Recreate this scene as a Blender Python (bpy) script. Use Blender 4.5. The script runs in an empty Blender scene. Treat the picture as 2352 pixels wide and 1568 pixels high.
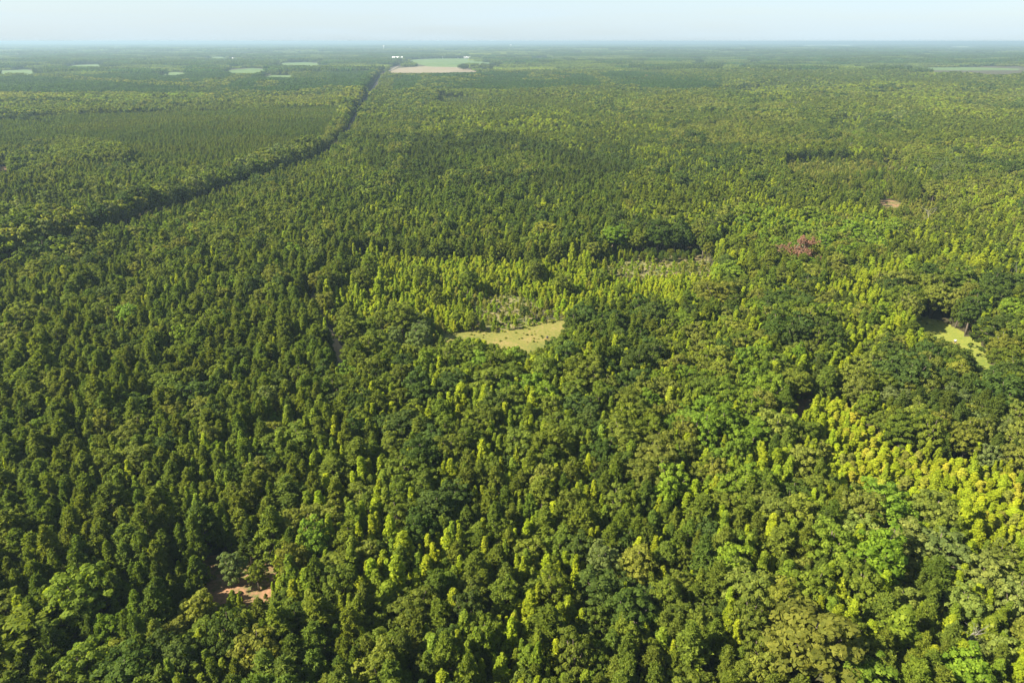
import bpy, math, random
import numpy as np
from mathutils import Vector
R = math.radians
scene = bpy.context.scene
COL = scene.collection
rng = np.random.default_rng(7)
random.seed(7)

# ------------------------------------------------------------------ camera
W, H = 2352.0, 1568.0            # reading scale of the photograph
CAMZ = 110.0
FPX = 1568.0
HORIZ = 95.0
PITCH = math.atan((H / 2 - HORIZ) / FPX)
cd = bpy.data.cameras.new('camera'); cam = bpy.data.objects.new('camera', cd); COL.objects.link(cam)
cam.location = (0, 0, CAMZ); cam.rotation_euler = (math.pi / 2 - PITCH, 0, 0)
cd.sensor_width = 36; cd.lens = 36 * FPX / W
cd.clip_start = 1; cd.clip_end = 300000
scene.camera = cam

# ------------------------------------------------------------------ light
SUN_EL, SHADOW_DIR = R(40), R(16)      # shadows fall to the right, very slightly away from the camera
sd = bpy.data.lights.new('sun', 'SUN'); sun = bpy.data.objects.new('sun', sd); COL.objects.link(sun)
to_sun = Vector((-math.cos(SHADOW_DIR) * math.cos(SUN_EL), -math.sin(SHADOW_DIR) * math.cos(SUN_EL), math.sin(SUN_EL)))
sun.rotation_euler = to_sun.to_track_quat('Z', 'Y').to_euler()
sd.energy = 4.9; sd.angle = R(0.5); sd.color = (1.0, 0.92, 0.76)
w = bpy.data.worlds.new('World'); scene.world = w; w.use_nodes = True
nt = w.node_tree; nt.nodes.clear()
wo = nt.nodes.new('ShaderNodeOutputWorld'); bg = nt.nodes.new('ShaderNodeBackground')
sky = nt.nodes.new('ShaderNodeTexSky'); sky.sky_type = 'NISHITA'; sky.sun_disc = False
sky.sun_elevation = SUN_EL; sky.sun_rotation = math.atan2(to_sun.x, to_sun.y)
sky.altitude = 100; sky.air_density = 1.0; sky.dust_density = 1.2; sky.ozone_density = 1.2
# thin high veil of cloud: streaky noise by direction
tc = nt.nodes.new('ShaderNodeTexCoord'); mp = nt.nodes.new('ShaderNodeMapping')
mp.inputs['Scale'].default_value = (2.2, 2.2, 26)
nz = nt.nodes.new('ShaderNodeTexNoise'); nz.inputs['Scale'].default_value = 1.6; nz.inputs['Detail'].default_value = 5
cr = nt.nodes.new('ShaderNodeValToRGB'); cr.color_ramp.elements[0].position = 0.40; cr.color_ramp.elements[1].position = 0.85
cr.color_ramp.elements[0].color = (0.68, 0.68, 0.68, 1); cr.color_ramp.elements[1].color = (0.93, 0.93, 0.93, 1)
mx = nt.nodes.new('ShaderNodeMixRGB'); mx.inputs['Color2'].default_value = (3.85, 4.8, 5.4, 1)
L = nt.links.new
L(tc.outputs['Generated'], mp.inputs['Vector']); L(mp.outputs[0], nz.inputs['Vector']); L(nz.outputs['Fac'], cr.inputs['Fac'])
# the veil thins out towards the zenith, so the sky overhead stays blue
sx = nt.nodes.new('ShaderNodeSeparateXYZ'); L(tc.outputs['Generated'], sx.inputs[0])
mr = nt.nodes.new('ShaderNodeMapRange'); mr.inputs['From Min'].default_value = 0.05; mr.inputs['From Max'].default_value = 0.6
mr.inputs['To Min'].default_value = 1.0; mr.inputs['To Max'].default_value = 0.15; L(sx.outputs['Z'], mr.inputs['Value'])
mu = nt.nodes.new('ShaderNodeMath'); mu.operation = 'MULTIPLY'; L(cr.outputs['Color'], mu.inputs[0]); L(mr.outputs[0], mu.inputs[1])
L(mu.outputs[0], mx.inputs['Fac']); L(sky.outputs['Color'], mx.inputs['Color1']); L(mx.outputs[0], bg.inputs['Color'])
bg.inputs['Strength'].default_value = 0.05
L(bg.outputs[0], wo.inputs['Surface'])
scene.view_settings.view_transform = 'Standard'; scene.view_settings.look = 'None'
scene.view_settings.exposure = 1.95; scene.view_settings.gamma = 1.0
scene.cycles.max_bounces = 4; scene.cycles.diffuse_bounces = 3; scene.cycles.transmission_bounces = 2
scene.cycles.volume_bounces = 0; scene.cycles.use_fast_gi = False
HAZE_DENSITY = 0.000115

# ------------------------------------------------------------------ geometry of the view
cp, sp = math.cos(PITCH), math.sin(PITCH)
def project(x, y, z):
    """world -> photo reading pixels"""
    dz = z - CAMZ
    depth = y * cp - dz * sp
    up = y * sp + dz * cp
    depth = np.maximum(depth, 1e-3)
    return W / 2 + FPX * x / depth, H / 2 - FPX * up / depth
def ground(px, py, z=0.0):
    """a reading pixel -> the point of the ground under it"""
    u = (px - W / 2) / FPX; v = (H / 2 - py) / FPX
    dx, dy, dz = u, cp + v * sp, -sp + v * cp
    t = (z - CAMZ) / dz
    return dx * t, dy * t

def inpoly(px, py, poly):
    px = np.asarray(px, float); py = np.asarray(py, float)
    ins = np.zeros(px.shape, bool); n = len(poly); j = n - 1
    for i in range(n):
        xi, yi = poly[i]; xj, yj = poly[j]
        if yi != yj:
            c = ((yi > py) != (yj > py)) & (px < (xj - xi) * (py - yi) / (yj - yi) + xi)
            ins ^= c
        j = i
    return ins
def hash2(ix, iy, s):
    h = (ix.astype(np.int64) * 374761393 + iy.astype(np.int64) * 668265263 + s * 1442695041) & 0xffffffff
    h = ((h ^ (h >> 13)) * 1274126177) & 0xffffffff
    return ((h ^ (h >> 16)) & 0xffff) / 65535.0
def vnoise(x, y, s=0):
    ix = np.floor(x); iy = np.floor(y); fx = x - ix; fy = y - iy
    fx = fx * fx * (3 - 2 * fx); fy = fy * fy * (3 - 2 * fy)
    a = hash2(ix, iy, s); b = hash2(ix + 1, iy, s); c = hash2(ix, iy + 1, s); d = hash2(ix + 1, iy + 1, s)
    return (a * (1 - fx) + b * fx) * (1 - fy) + (c * (1 - fx) + d * fx) * fy
def fbm(x, y, s=0, o=3):
    t = 0; a = 0.5; n = 0
    for k in range(o):
        t = t + a * vnoise(x * 2 ** k, y * 2 ** k, s + k * 17); n += a; a *= 0.5
    return t / n

# ------------------------------------------------------------------ what lies where (photo reading pixels)
ROAD_PX = [(-260, 730), (0, 640), (110, 604), (250, 555), (370, 505), (530, 447), (640, 410), (740, 366), (795, 312), (818, 270), (838, 238),
           (860, 200), (880, 173), (908, 156), (935, 141)]
ROAD = np.array([ground(a, b) for a, b in ROAD_PX])
def catmull(P, n=12):
    P = [np.array(p, float) for p in P]; P = [2 * P[0] - P[1]] + P + [2 * P[-1] - P[-2]]; o = []
    for i in range(1, len(P) - 2):
        for k in range(n):
            t = k / n
            o.append(0.5 * (2 * P[i] + (P[i + 1] - P[i - 1]) * t + (2 * P[i - 1] - 5 * P[i] + 4 * P[i + 1] - P[i + 2]) * t * t
                            + (3 * P[i] - P[i - 1] - 3 * P[i + 1] + P[i + 2]) * t ** 3))
    o.append(P[-2]); return np.array(o)
ROADS = catmull(ROAD, 10)
def poldist(x, y, pl):
    best = np.full(x.shape, 1e12)
    for a, b in zip(pl[:-1], pl[1:]):
        dx, dy = b - a; l2 = dx * dx + dy * dy + 1e-9
        t = np.clip(((x - a[0]) * dx + (y - a[1]) * dy) / l2, 0, 1)
        best = np.minimum(best, (x - a[0] - t * dx) ** 2 + (y - a[1] - t * dy) ** 2)
    return np.sqrt(best)

def roadside(x, y):
    """+1 on the far (left) side of the road, -1 on the near side"""
    best = np.full(np.shape(x), 1e12); sg = np.ones(np.shape(x))
    pl = ROADS[::3]
    for a, b in zip(pl[:-1], pl[1:]):
        dx, dy = b - a; t = np.clip(((x - a[0]) * dx + (y - a[1]) * dy) / (dx * dx + dy * dy + 1e-9), 0, 1)
        d = (x - a[0] - t * dx) ** 2 + (y - a[1] - t * dy) ** 2; m = d < best
        best = np.where(m, d, best); sg = np.where(m, np.sign(dx * (y - a[1]) - dy * (x - a[0])), sg)
    return sg
CLEAR = [   # open ground: name, visible outline, material
    ('meadow', [(1015, 768), (1060, 762), (1130, 765), (1200, 757), (1292, 735), (1297, 748), (1288, 772), (1262, 790), (1225, 806), (1190, 800),
                (1128, 790), (1098, 775), (1060, 778), (1022, 782)], 'meadow'),
    ('meadow', [(2104, 724), (2140, 733), (2180, 746), (2212, 766), (2248, 786), (2270, 808), (2276, 842), (2250, 846), (2238, 812),
                (2205, 792), (2165, 776), (2135, 760), (2108, 746)], 'grass'),
    ('bare_soil', [(470, 1284), (520, 1278), (600, 1290), (640, 1302), (634, 1330), (610, 1345), (598, 1375), (575, 1392), (560, 1372),
                   (530, 1352), (510, 1385), (490, 1390), (482, 1340), (496, 1312)], 'soil'),
    ('bare_soil', [(1110, 662), (1150, 655), (1190, 668), (1225, 672), (1228, 698), (1190, 712), (1140, 700), (1120, 715), (1080, 708), (1090, 685)], 'sparse'),
    ('bare_soil', [(1380, 588), (1440, 585), (1520, 590), (1600, 580), (1625, 592), (1560, 604), (1480, 602), (1400, 600)], 'sparse'),
    ('bare_soil', [(1832, 905), (1868, 897), (1872, 910), (1858, 930), (1842, 960), (1830, 955)], 'soil'),
    ('bare_soil', [(2018, 462), (2045, 457), (2068, 466), (2062, 476), (2035, 474)], 'soil'),
    ('bare_soil', [(2075, 480), (2110, 476), (2150, 492), (2110, 500)], 'sparse'),
    ('bare_soil', [(2020, 378), (2060, 374), (2090, 386), (2050, 394)], 'sparse'),
    ('meadow', [(1000, 227), (1040, 225), (1090, 228), (1112, 234), (1080, 238), (1020, 235)], 'brush'),
    ('meadow', [(1905, 281), (1940, 277), (1985, 283), (1975, 295), (1915, 296)], 'brush'),
    ('meadow', [(1800, 378), (1860, 370), (1960, 372), (2010, 384), (1940, 392), (1850, 395)], 'brush'),
    ('bare_soil', [(-20, 384), (22, 384), (24, 392), (-20, 396)], 'soil'),
    ('bare_soil', [(1595, 628), (1622, 624), (1626, 632), (1600, 637)], 'sparse'),
]
TRACK_PX = [(700, 730), (722, 700), (730, 725), (742, 752), (762, 785), (778, 815)]
TRACK = catmull([ground(a, b) for a, b in [(757, 640), (733, 672), (716, 697), (726, 722), (742, 748), (764, 780), (780, 808), (786, 838), (786, 900)]], 6)
FIELDS = [   # far farmland: name, visible outline, material
    ('brown_field', [(893, 166), (916, 157), (985, 152), (1040, 153), (1075, 159), (1100, 166), (1040, 167), (950, 168)], 'tan'),
    ('green_field', [(942, 138), (1000, 135), (1072, 135), (1080, 141), (1140, 146), (1130, 148), (1060, 146), (1045, 152), (985, 151), (962, 146)], 'crop'),
    ('green_field', [(1100, 166), (1107, 164.5), (1125, 165), (1124, 167)], 'lime'),
    ('green_field', [(170, 150), (240, 147), (232, 152), (200, 158), (150, 158)], 'crop'),
    ('green_field', [(0, 163), (60, 160), (85, 166), (60, 172), (0, 170)], 'lime'),
    ('green_field', [(365, 168), (405, 166), (430, 169), (400, 173), (375, 173)], 'lime'),
    ('green_field', [(520, 163), (580, 157), (610, 160), (590, 168), (530, 168)], 'crop'),
    ('green_field', [(640, 146), (700, 143), (740, 147), (700, 153), (650, 152)], 'crop'),
    ('green_field', [(600, 176), (625, 173), (672, 174), (668, 178), (620, 178)], 'lime'),
    ('green_field', [(270, 133), (310, 131), (312, 133.5), (272, 134.5)], 'straw'),
    ('green_field', [(480, 132), (525, 130), (520, 133), (485, 134)], 'lime'),
    ('green_field', [(1225, 135), (1270, 133), (1268, 137), (1228, 137)], 'lime'),
    ('green_field', [(1675, 151), (1720, 149.5), (1732, 151.5), (1715, 153.5), (1680, 153)], 'lime'),
    ('green_field', [(1845, 104), (1960, 103), (1955, 106.5), (1850, 107)], 'pale'),
    ('green_field', [(2088, 157), (2130, 155), (2200, 157), (2260, 153), (2352, 154), (2352, 168), (2300, 172), (2180, 164), (2110, 160)], 'crop'),
    ('green_field', [(1610, 209), (1700, 204), (1790, 203), (1800, 207), (1720, 211), (1640, 212)], 'young'),
    ('green_field', [(2180, 108), (2230, 107), (2228, 109), (2185, 109.5)], 'pale'),
]
FLATS = [np.array([ground(a, b) for a, b in f[1]]).mean(axis=0) for f in FIELDS]
CLEARP = [(c[1], c[2]) for c in CLEAR]

def hill(x, y):
    x = np.asarray(x, float); y = np.asarray(y, float)
    r = np.sqrt(x * x + y * y)
    ramp = np.clip((r - 1100) / 2500, 0, 1); ramp = ramp * ramp * (3 - 2 * ramp)
    h = 34 * (fbm(x / 1300 + 5, y / 900 + 3, 11, 3) - 0.42)
    d = poldist(x, y, ROADS[::8])
    m = np.clip((d - 150) / 900, 0, 1)
    for i, f in enumerate(FLATS):
        rr = math.hypot(*f); s = 0.09 * rr + 120
        m = m * (1 - np.exp(-(((x - f[0]) / (1.6 * s)) ** 2 + ((y - f[1]) / (1.2 * s)) ** 2)))
    far = np.clip((r - 15000) / 20000, 0, 1)
    return np.maximum(h, -6) * ramp * m * (1 - far * 0.8)

# ------------------------------------------------------------------ materials
def newmat(name):
    m = bpy.data.materials.new(name); m.use_nodes = True; t = m.node_tree; t.nodes.clear()
    return m, t, t.nodes.new('ShaderNodeOutputMaterial')
def leaf_material(name, translucency=0.5, rough=0.7, spec=0.08):
    m, t, out = newmat(name); n = t.nodes.new; l = t.links.new
    at = n('ShaderNodeAttribute'); at.attribute_type = 'INSTANCER'; at.attribute_name = 'tint'
    lv = n('ShaderNodeAttribute'); lv.attribute_type = 'GEOMETRY'; lv.attribute_name = 'leafvar'
    rmp = n('ShaderNodeMapRange'); rmp.inputs['To Min'].default_value = 0.62; rmp.inputs['To Max'].default_value = 1.38
    l(lv.outputs['Fac'], rmp.inputs['Value'])
    hv = n('ShaderNodeHueSaturation'); l(at.outputs['Color'], hv.inputs['Color']); l(rmp.outputs[0], hv.inputs['Value'])
    hm = n('ShaderNodeMapRange'); hm.inputs['To Min'].default_value = 0.515; hm.inputs['To Max'].default_value = 0.488
    l(lv.outputs['Fac'], hm.inputs['Value']); l(hm.outputs[0], hv.inputs['Hue'])
    p = n('ShaderNodeBsdfPrincipled'); p.inputs['Roughness'].default_value = rough
    p.inputs['Specular IOR Level'].default_value = spec; l(hv.outputs[0], p.inputs['Base Color'])
    tr = n('ShaderNodeBsdfTranslucent')
    tc2 = n('ShaderNodeMixRGB'); tc2.blend_type = 'MULTIPLY'; tc2.inputs['Fac'].default_value = 1
    tc2.inputs['Color2'].default_value = (1.55, 1.5, 0.5, 1); l(hv.outputs[0], tc2.inputs['Color1']); l(tc2.outputs[0], tr.inputs['Color'])
    mxs = n('ShaderNodeMixShader'); mxs.inputs['Fac'].default_value = translucency
    l(p.outputs[0], mxs.inputs[1]); l(tr.outputs[0], mxs.inputs[2]); l(mxs.outputs[0], out.inputs['Surface'])
    return m
def noise_material(name, cols, scale=1.0, detail=6, rough=0.9, scale2=None, stops=None, coord='Object', bump=0.0):
    """ramp of colours over two mixed noises, in metres"""
    m, t, out = newmat(name); n = t.nodes.new; l = t.links.new
    tcn = n('ShaderNodeTexCoord')
    a = n('ShaderNodeTexNoise'); a.inputs['Scale'].default_value = scale; a.inputs['Detail'].default_value = detail
    a.inputs['Roughness'].default_value = 0.65; l(tcn.outputs[coord], a.inputs['Vector'])
    b = n('ShaderNodeTexNoise'); b.inputs['Scale'].default_value = scale2 or scale * 7; b.inputs['Detail'].default_value = 4
    l(tcn.outputs[coord], b.inputs['Vector'])
    mxn = n('ShaderNodeMixRGB'); mxn.inputs['Fac'].default_value = 0.4; l(a.outputs['Fac'], mxn.inputs['Color1']); l(b.outputs['Fac'], mxn.inputs['Color2'])
    r = n('ShaderNodeValToRGB'); e = r.color_ramp.elements
    stops = stops or [0.36 + 0.28 * i / max(1, len(cols) - 1) for i in range(len(cols))]
    while len(e) < len(cols): e.new(0.5)
    for i, (c, s_) in enumerate(zip(cols, stops)): e[i].position = s_; e[i].color = (*c, 1)
    l(mxn.outputs[0], r.inputs['Fac'])
    p = n('ShaderNodeBsdfPrincipled'); p.inputs['Roughness'].default_value = rough; p.inputs['Specular IOR Level'].default_value = 0.2
    l(r.outputs[0], p.inputs['Base Color'])
    if bump:
        bp = n('ShaderNodeBump'); bp.inputs['Distance'].default_value = bump; l(mxn.outputs[0], bp.inputs['Height']); l(bp.outputs[0], p.inputs['Normal'])
    l(p.outputs[0], out.inputs['Surface']); return m
M = {}
M['leaf'] = leaf_material('broad_leaves')
M['needle'] = leaf_material('pine_needles', 0.45, 0.7, 0.08)
M['bark'] = noise_material('bark', [(0.06, 0.045, 0.035), (0.14, 0.115, 0.09)], 3)
M['greybark'] = noise_material('weathered_wood', [(0.15, 0.135, 0.115), (0.28, 0.255, 0.22)], 3)
M['floor'] = noise_material('forest_floor', [(0.022, 0.026, 0.010), (0.055, 0.045, 0.022), (0.040, 0.060, 0.018)], 0.03, 8, scale2=0.6)
M['meadow'] = noise_material('meadow_grass', [(0.085, 0.100, 0.018), (0.14, 0.132, 0.028), (0.20, 0.148, 0.055)], 0.05, 8, scale2=0.9, stops=[0.40, 0.52, 0.62], bump=0.25)
M['grass'] = noise_material('mown_grass', [(0.095, 0.13, 0.018), (0.16, 0.175, 0.028), (0.21, 0.185, 0.045)], 0.06, 8, scale2=0.9, stops=[0.38, 0.52, 0.68], bump=0.2)
M['soil'] = noise_material('red_soil', [(0.085, 0.095, 0.025), (0.16, 0.105, 0.05), (0.25, 0.135, 0.075)], 0.11, 8, scale2=1.1, stops=[0.42, 0.50, 0.60], bump=0.2)
M['sparse'] = noise_material('stubbly_soil', [(0.075, 0.095, 0.022), (0.13, 0.12, 0.045), (0.20, 0.145, 0.08)], 0.10, 8, scale2=0.9, stops=[0.42, 0.50, 0.62], bump=0.3)
M['straw'] = noise_material('dry_grass', [(0.15, 0.17, 0.04), (0.26, 0.24, 0.06), (0.30, 0.25, 0.09)], 0.02, 6, scale2=0.2)
M['brush'] = noise_material('brushy_grass', [(0.12, 0.15, 0.028), (0.18, 0.20, 0.04), (0.23, 0.21, 0.06)], 0.05, 6, scale2=0.5)
M['tan'] = noise_material('tilled_field', [(0.13, 0.11, 0.07), (0.18, 0.145, 0.098), (0.15, 0.14, 0.075)], 0.004, 5, scale2=0.03)
M['crop'] = noise_material('crop_rows', [(0.042, 0.078, 0.022), (0.07, 0.112, 0.028), (0.09, 0.125, 0.034)], 0.003, 5, scale2=0.02)
M['young'] = noise_material('young_planting', [(0.06, 0.12, 0.03), (0.10, 0.16, 0.03)], 0.01, 5, scale2=0.2)
M['lime'] = noise_material('bright_pasture', [(0.055, 0.095, 0.028), (0.09, 0.13, 0.036)], 0.004, 5, scale2=0.02)
M['pale'] = noise_material('pale_pasture', [(0.22, 0.29, 0.12), (0.32, 0.36, 0.18)], 0.001, 5, scale2=0.005)
M['gravel'] = noise_material('gravel_road', [(0.10, 0.08, 0.06), (0.19, 0.16, 0.13), (0.25, 0.22, 0.19)], 0.05, 6, scale2=0.8)
M['dirt'] = noise_material('dirt_track', [(0.20, 0.15, 0.07), (0.34, 0.24, 0.13), (0.40, 0.29, 0.18)], 0.2, 6, scale2=1.5)
M['white'] = noise_material('white_metal_roof', [(0.72, 0.72, 0.71), (0.82, 0.82, 0.82)], 0.2, 4, 0.5)
M['cream'] = noise_material('pale_siding', [(0.55, 0.53, 0.48), (0.66, 0.64, 0.60)], 0.2, 4, 0.6)
M['dark'] = noise_material('dark_opening', [(0.03, 0.03, 0.035), (0.06, 0.06, 0.065)], 0.5, 4, 0.5)
M['rust'] = noise_material('orange_metal', [(0.30, 0.13, 0.07), (0.42, 0.22, 0.12)], 2, 4, 0.6)

# ------------------------------------------------------------------ mesh helpers
class MB:
    def __init__(s): s.v = []; s.f = []; s.m = []
    def add(s, v, f, m=0):
        o = len(s.v); s.v += [tuple(map(float, p)) for p in v]; s.f += [tuple(i + o for i in q) for q in f]; s.m += [m] * len(f)
    def tube(s, pts, rad, n=6, m=0):
        pts = [np.array(p, float) for p in pts]; rings = []
        for i, p in enumerate(pts):
            d = pts[min(i + 1, len(pts) - 1)] - pts[max(i - 1, 0)]; d = d / (np.linalg.norm(d) + 1e-9)
            a = np.array([0, 0, 1.0]) if abs(d[2]) < 0.9 else np.array([1.0, 0, 0])
            u = np.cross(d, a); u /= np.linalg.norm(u); v_ = np.cross(d, u)
            rings += [p + rad[i] * (math.cos(2 * math.pi * k / n) * u + math.sin(2 * math.pi * k / n) * v_) for k in range(n)]
        f = []
        for i in range(len(pts) - 1):
            for k in range(n):
                f.append((i * n + k, i * n + (k + 1) % n, (i + 1) * n + (k + 1) % n, (i + 1) * n + k))
        f.append(tuple(range(n - 1, -1, -1))); f.append(tuple((len(pts) - 1) * n + k for k in range(n)))
        s.add(rings, f, m)
    def box(s, c, d, m=0, top=1.0):
        x, y, z = c; a, b, h = d[0] / 2, d[1] / 2, d[2] / 2
        v = [(x - a, y - b, z - h), (x + a, y - b, z - h), (x + a, y + b, z - h), (x - a, y + b, z - h),
             (x - a * top, y - b * top, z + h), (x + a * top, y - b * top, z + h), (x + a * top, y + b * top, z + h), (x - a * top, y + b * top, z + h)]
        s.add(v, [(3, 2, 1, 0), (4, 5, 6, 7), (0, 1, 5, 4), (1, 2, 6, 5), (2, 3, 7, 6), (3, 0, 4, 7)], m)
    def mesh(s, name, mats, smooth=False):
        me = bpy.data.meshes.new(name); me.from_pydata(s.v, [], s.f)
        for mt in mats: me.materials.append(mt)
        me.polygons.foreach_set('material_index', np.array(s.m, np.int32))
        if smooth: me.polygons.foreach_set('use_smooth', np.ones(len(s.f), bool))
        me.update(); return me

def leaf_arrays(P, N, size, elong, T=None):
    """diamond shaped leaf sprays: centres P, normals N, size; long axis T or random"""
    n = len(P); N = N / (np.linalg.norm(N, axis=1, keepdims=True) + 1e-9)
    if T is None: T = rng.normal(size=(n, 3))
    T = T - N * (T * N).sum(1, keepdims=True); T /= (np.linalg.norm(T, axis=1, keepdims=True) + 1e-9)
    B = np.cross(N, T); s = np.asarray(size).reshape(-1, 1)
    a = T * s * elong; b = B * s
    k = rng.uniform(-.25, .25, (n, 1)) * s
    V = np.stack([P - a, P - b + N * k, P + a, P + b - N * k], axis=1).reshape(-1, 3)
    return V
def foliage_mesh(name, V, var, mat, extra=None):
    """V: 4 verts a face; extra: an MB of wood to join (second material)"""
    nf = len(V) // 4
    me = bpy.data.meshes.new(name)
    ev = np.array(extra.v) if extra else np.zeros((0, 3)); ef = extra.f if extra else []
    nv = len(V) + len(ev)
    me.vertices.add(nv); me.vertices.foreach_set('co', np.concatenate([V, ev]).astype(np.float32).ravel())
    loops = list(range(nf * 4)); tot = [4] * nf
    for q in ef: loops += [i + nf * 4 for i in q]; tot.append(len(q))
    me.loops.add(len(loops)); me.loops.foreach_set('vertex_index', np.array(loops, np.int32))
    me.polygons.add(len(tot)); st = np.concatenate([[0], np.cumsum(tot)[:-1]]).astype(np.int32)
    me.polygons.foreach_set('loop_start', st); me.polygons.foreach_set('loop_total', np.array(tot, np.int32))
    me.materials.append(mat)
    if extra: me.materials.append(M['bark'])
    me.polygons.foreach_set('material_index', np.array([0] * nf + [1] * len(ef), np.int32))
    at = me.attributes.new('leafvar', 'FLOAT', 'FACE')
    at.data.foreach_set('value', np.concatenate([var, np.full(len(ef), .5)]).astype(np.float32))
    me.update(calc_edges=True); me.validate(); return me
def unit(n):
    d = rng.normal(size=(n, 3)); return d / np.linalg.norm(d, axis=1, keepdims=True)

def puffs_leaves(C, rad, per, size, elong, cone=0.55, up=0.25, outdir=None, squash=0.8):
    """leaf sprays on the surface of many small puffs"""
    n = len(C); tot = n * per
    c = np.repeat(C, per, axis=0); r = np.repeat(rad, per)
    d = unit(tot); d[:, 2] += 0.25; 
    if outdir is not None: d += np.repeat(outdir, per, axis=0) * 0.5
    d /= np.linalg.norm(d, axis=1, keepdims=True)
    P = c + d * (r * rng.uniform(0.62, 1.08, tot))[:, None] * np.array([1, 1, squash])
    N = d + unit(tot) * cone + np.array([0, 0, up])
    V = leaf_arrays(P, N, size * rng.uniform(0.65, 1.3, tot), elong)
    pv = rng.uniform(-.22, .22, n)
    var = np.clip(0.5 + np.repeat(pv, per) + rng.uniform(-.32, .32, tot), 0, 1)
    return V, var

def broadleaf(lod, seed):
    """round crowned broadleaf tree 10 m tall, crown radius about 3.4"""
    global rng; rng = np.random.default_rng(1000 + seed)
    m = int(rng.integers(3, 6)); tot_p = {0: 100, 1: 56, 2: 20}[lod]; per = {0: 54, 1: 19, 2: 10}[lod]; size = {0: .120, 1: .24, 2: .5}[lod]
    lean = rng.uniform(-.4, .4, 2); C = []; out = []; a0 = rng.uniform(0, 6.28)
    for k in range(m):
        a = a0 + 6.283 * k / m + rng.uniform(-.4, .4); off = rng.uniform(.75, 1.35); cz = rng.uniform(5.0, 6.4)
        ctr = np.array([off * math.cos(a), off * math.sin(a), cz]); top_k = rng.uniform(8.3, 9.7) if k else 9.8; rz = max(1.6, top_k - cz - .45); rx = rng.uniform(1.25, 1.75)
        q = tot_p // m; i = np.arange(q); ph = i * 2.39996 + rng.uniform(0, 6); u = 1 - (i + .5) / q * 1.8
        rr_ = np.sqrt(np.maximum(0, 1 - u * u)) * (1 - .22 * np.maximum(u, 0))
        P = np.stack([rr_ * np.cos(ph) * rx, rr_ * np.sin(ph) * rx, u * rz * np.where(u < 0, .95, 1)], axis=1) * rng.uniform(.62, 1.14, (q, 1))
        C.append(ctr + P); o_ = P / np.array([rx, rx, rz]) + np.array([math.cos(a), math.sin(a), 0]) * .3; out.append(o_)
    C = np.concatenate(C); out = np.concatenate(out); out /= np.linalg.norm(out, axis=1, keepdims=True) + 1e-6
    C[:, :2] += lean * ((C[:, 2:3] - 3) / 7); np_ = len(C)
    rad = rng.uniform(.30, .64, np_) * (1.0 if lod < 2 else 1.45)
    V, var = puffs_leaves(C, rad, per, size, 1.5, .65, .25, out, .85)
    wood = MB(); tr = 0.20
    wood.tube([(0, 0, -.4), (lean[0] * .15, lean[1] * .1, 2.2), (lean[0] * .3, lean[1] * .3, 4.6), (lean[0] * .7, lean[1] * .7, 8.0)], [tr * 1.3, tr, tr * .8, .05], 6 if lod < 2 else 4)
    if lod < 2:
        for i in range(0, np_, 7):
            z0 = 2.6 + 2.6 * rng.random(); a = np.array([lean[0] * .2, lean[1] * .2, z0]); b = C[i]
            wood.tube([a, a * .5 + b * .5 + np.array([0, 0, -.2]), b], [.09, .06, .03], 5)
    return V, var, wood
def pine(lod, seed):
    """young pine 10 m tall, conical to egg shaped crown, radius about 2.2"""
    global rng; rng = np.random.default_rng(2000 + seed)
    Ht = 10.0; Rc = rng.uniform(2.0, 2.6); base = rng.uniform(1.4, 2.6); shape = rng.uniform(.72, 1.12)
    step = {0: .58, 1: .85, 2: 1.5}[lod]; tufts = {0: 5, 1: 3, 2: 2}[lod]; per = {0: 18, 1: 10, 2: 6}[lod]; size = {0: .075, 1: .14, 2: .34}[lod]
    C = []; O = []; wood = MB(); z = base; a0 = rng.uniform(0, 6.28)
    ltr = rng.uniform(-.25, .25, 2)
    while z < Ht - .3:
        t = (z - base) / (Ht - base)
        env = Rc * min(1.0, (1.06 - t)) ** shape * (0.62 + .38 * min(1, t * 4 + .2))
        nb = 6 if t < .8 else 4; a0 += rng.uniform(.5, 1.2)
        for i in range(nb):
            if rng.random() < .07: continue
            a = a0 + 6.283 * i / nb + rng.uniform(-.3, .3); ln = env * rng.uniform(.55, 1.2); rise = rng.uniform(.25, .6) + .3 * t
            d = np.array([math.cos(a), math.sin(a), 0]); ctr = np.array([ltr[0] * t, ltr[1] * t, z])
            for k in range(tufts):
                f = .38 + .62 * (k + rng.uniform(.2, .9)) / tufts
                C.append(ctr + d * ln * f + np.array([rng.uniform(-.22, .22), rng.uniform(-.22, .22), ln * f * f * rise])); O.append(d * .7 + np.array([0, 0, .8]))
            if lod == 0: wood.tube([ctr, ctr + d * ln * .9 + np.array([0, 0, ln * rise * .75])], [.035, .015], 3)
        z += step * rng.uniform(.8, 1.15) * (1 - .3 * t)
    for k in range(4): C.append(np.array([ltr[0], ltr[1], Ht - .45 + .2 * k])); O.append(np.array([0, 0, 1.]))
    C = np.array(C); O = np.array(O); n = len(C); tot = n * per
    c = np.repeat(C, per, axis=0); o = np.repeat(O, per, axis=0)
    ax = o * .9 + unit(tot); ax /= np.linalg.norm(ax, axis=1, keepdims=True)
    P = c + ax * rng.uniform(.08, .34, (tot, 1)) * (1 if lod < 2 else 1.5)
    Nn = unit(tot) + np.array([0, 0, .45]) + o * .35
    V = leaf_arrays(P, Nn, size * rng.uniform(.8, 1.25, tot), {0: 3.0, 1: 2.3, 2: 1.5}[lod], T=ax)
    var = np.clip(.5 + np.repeat(rng.uniform(-.2, .2, n), per) + rng.uniform(-.25, .25, tot), 0, 1)
    wood.tube([(0, 0, -.4), (ltr[0] * .3, ltr[1] * .3, 5), (ltr[0], ltr[1], 9.6)], [.17, .11, .03], 5 if lod < 2 else 3)
    return V, var, wood
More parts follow.
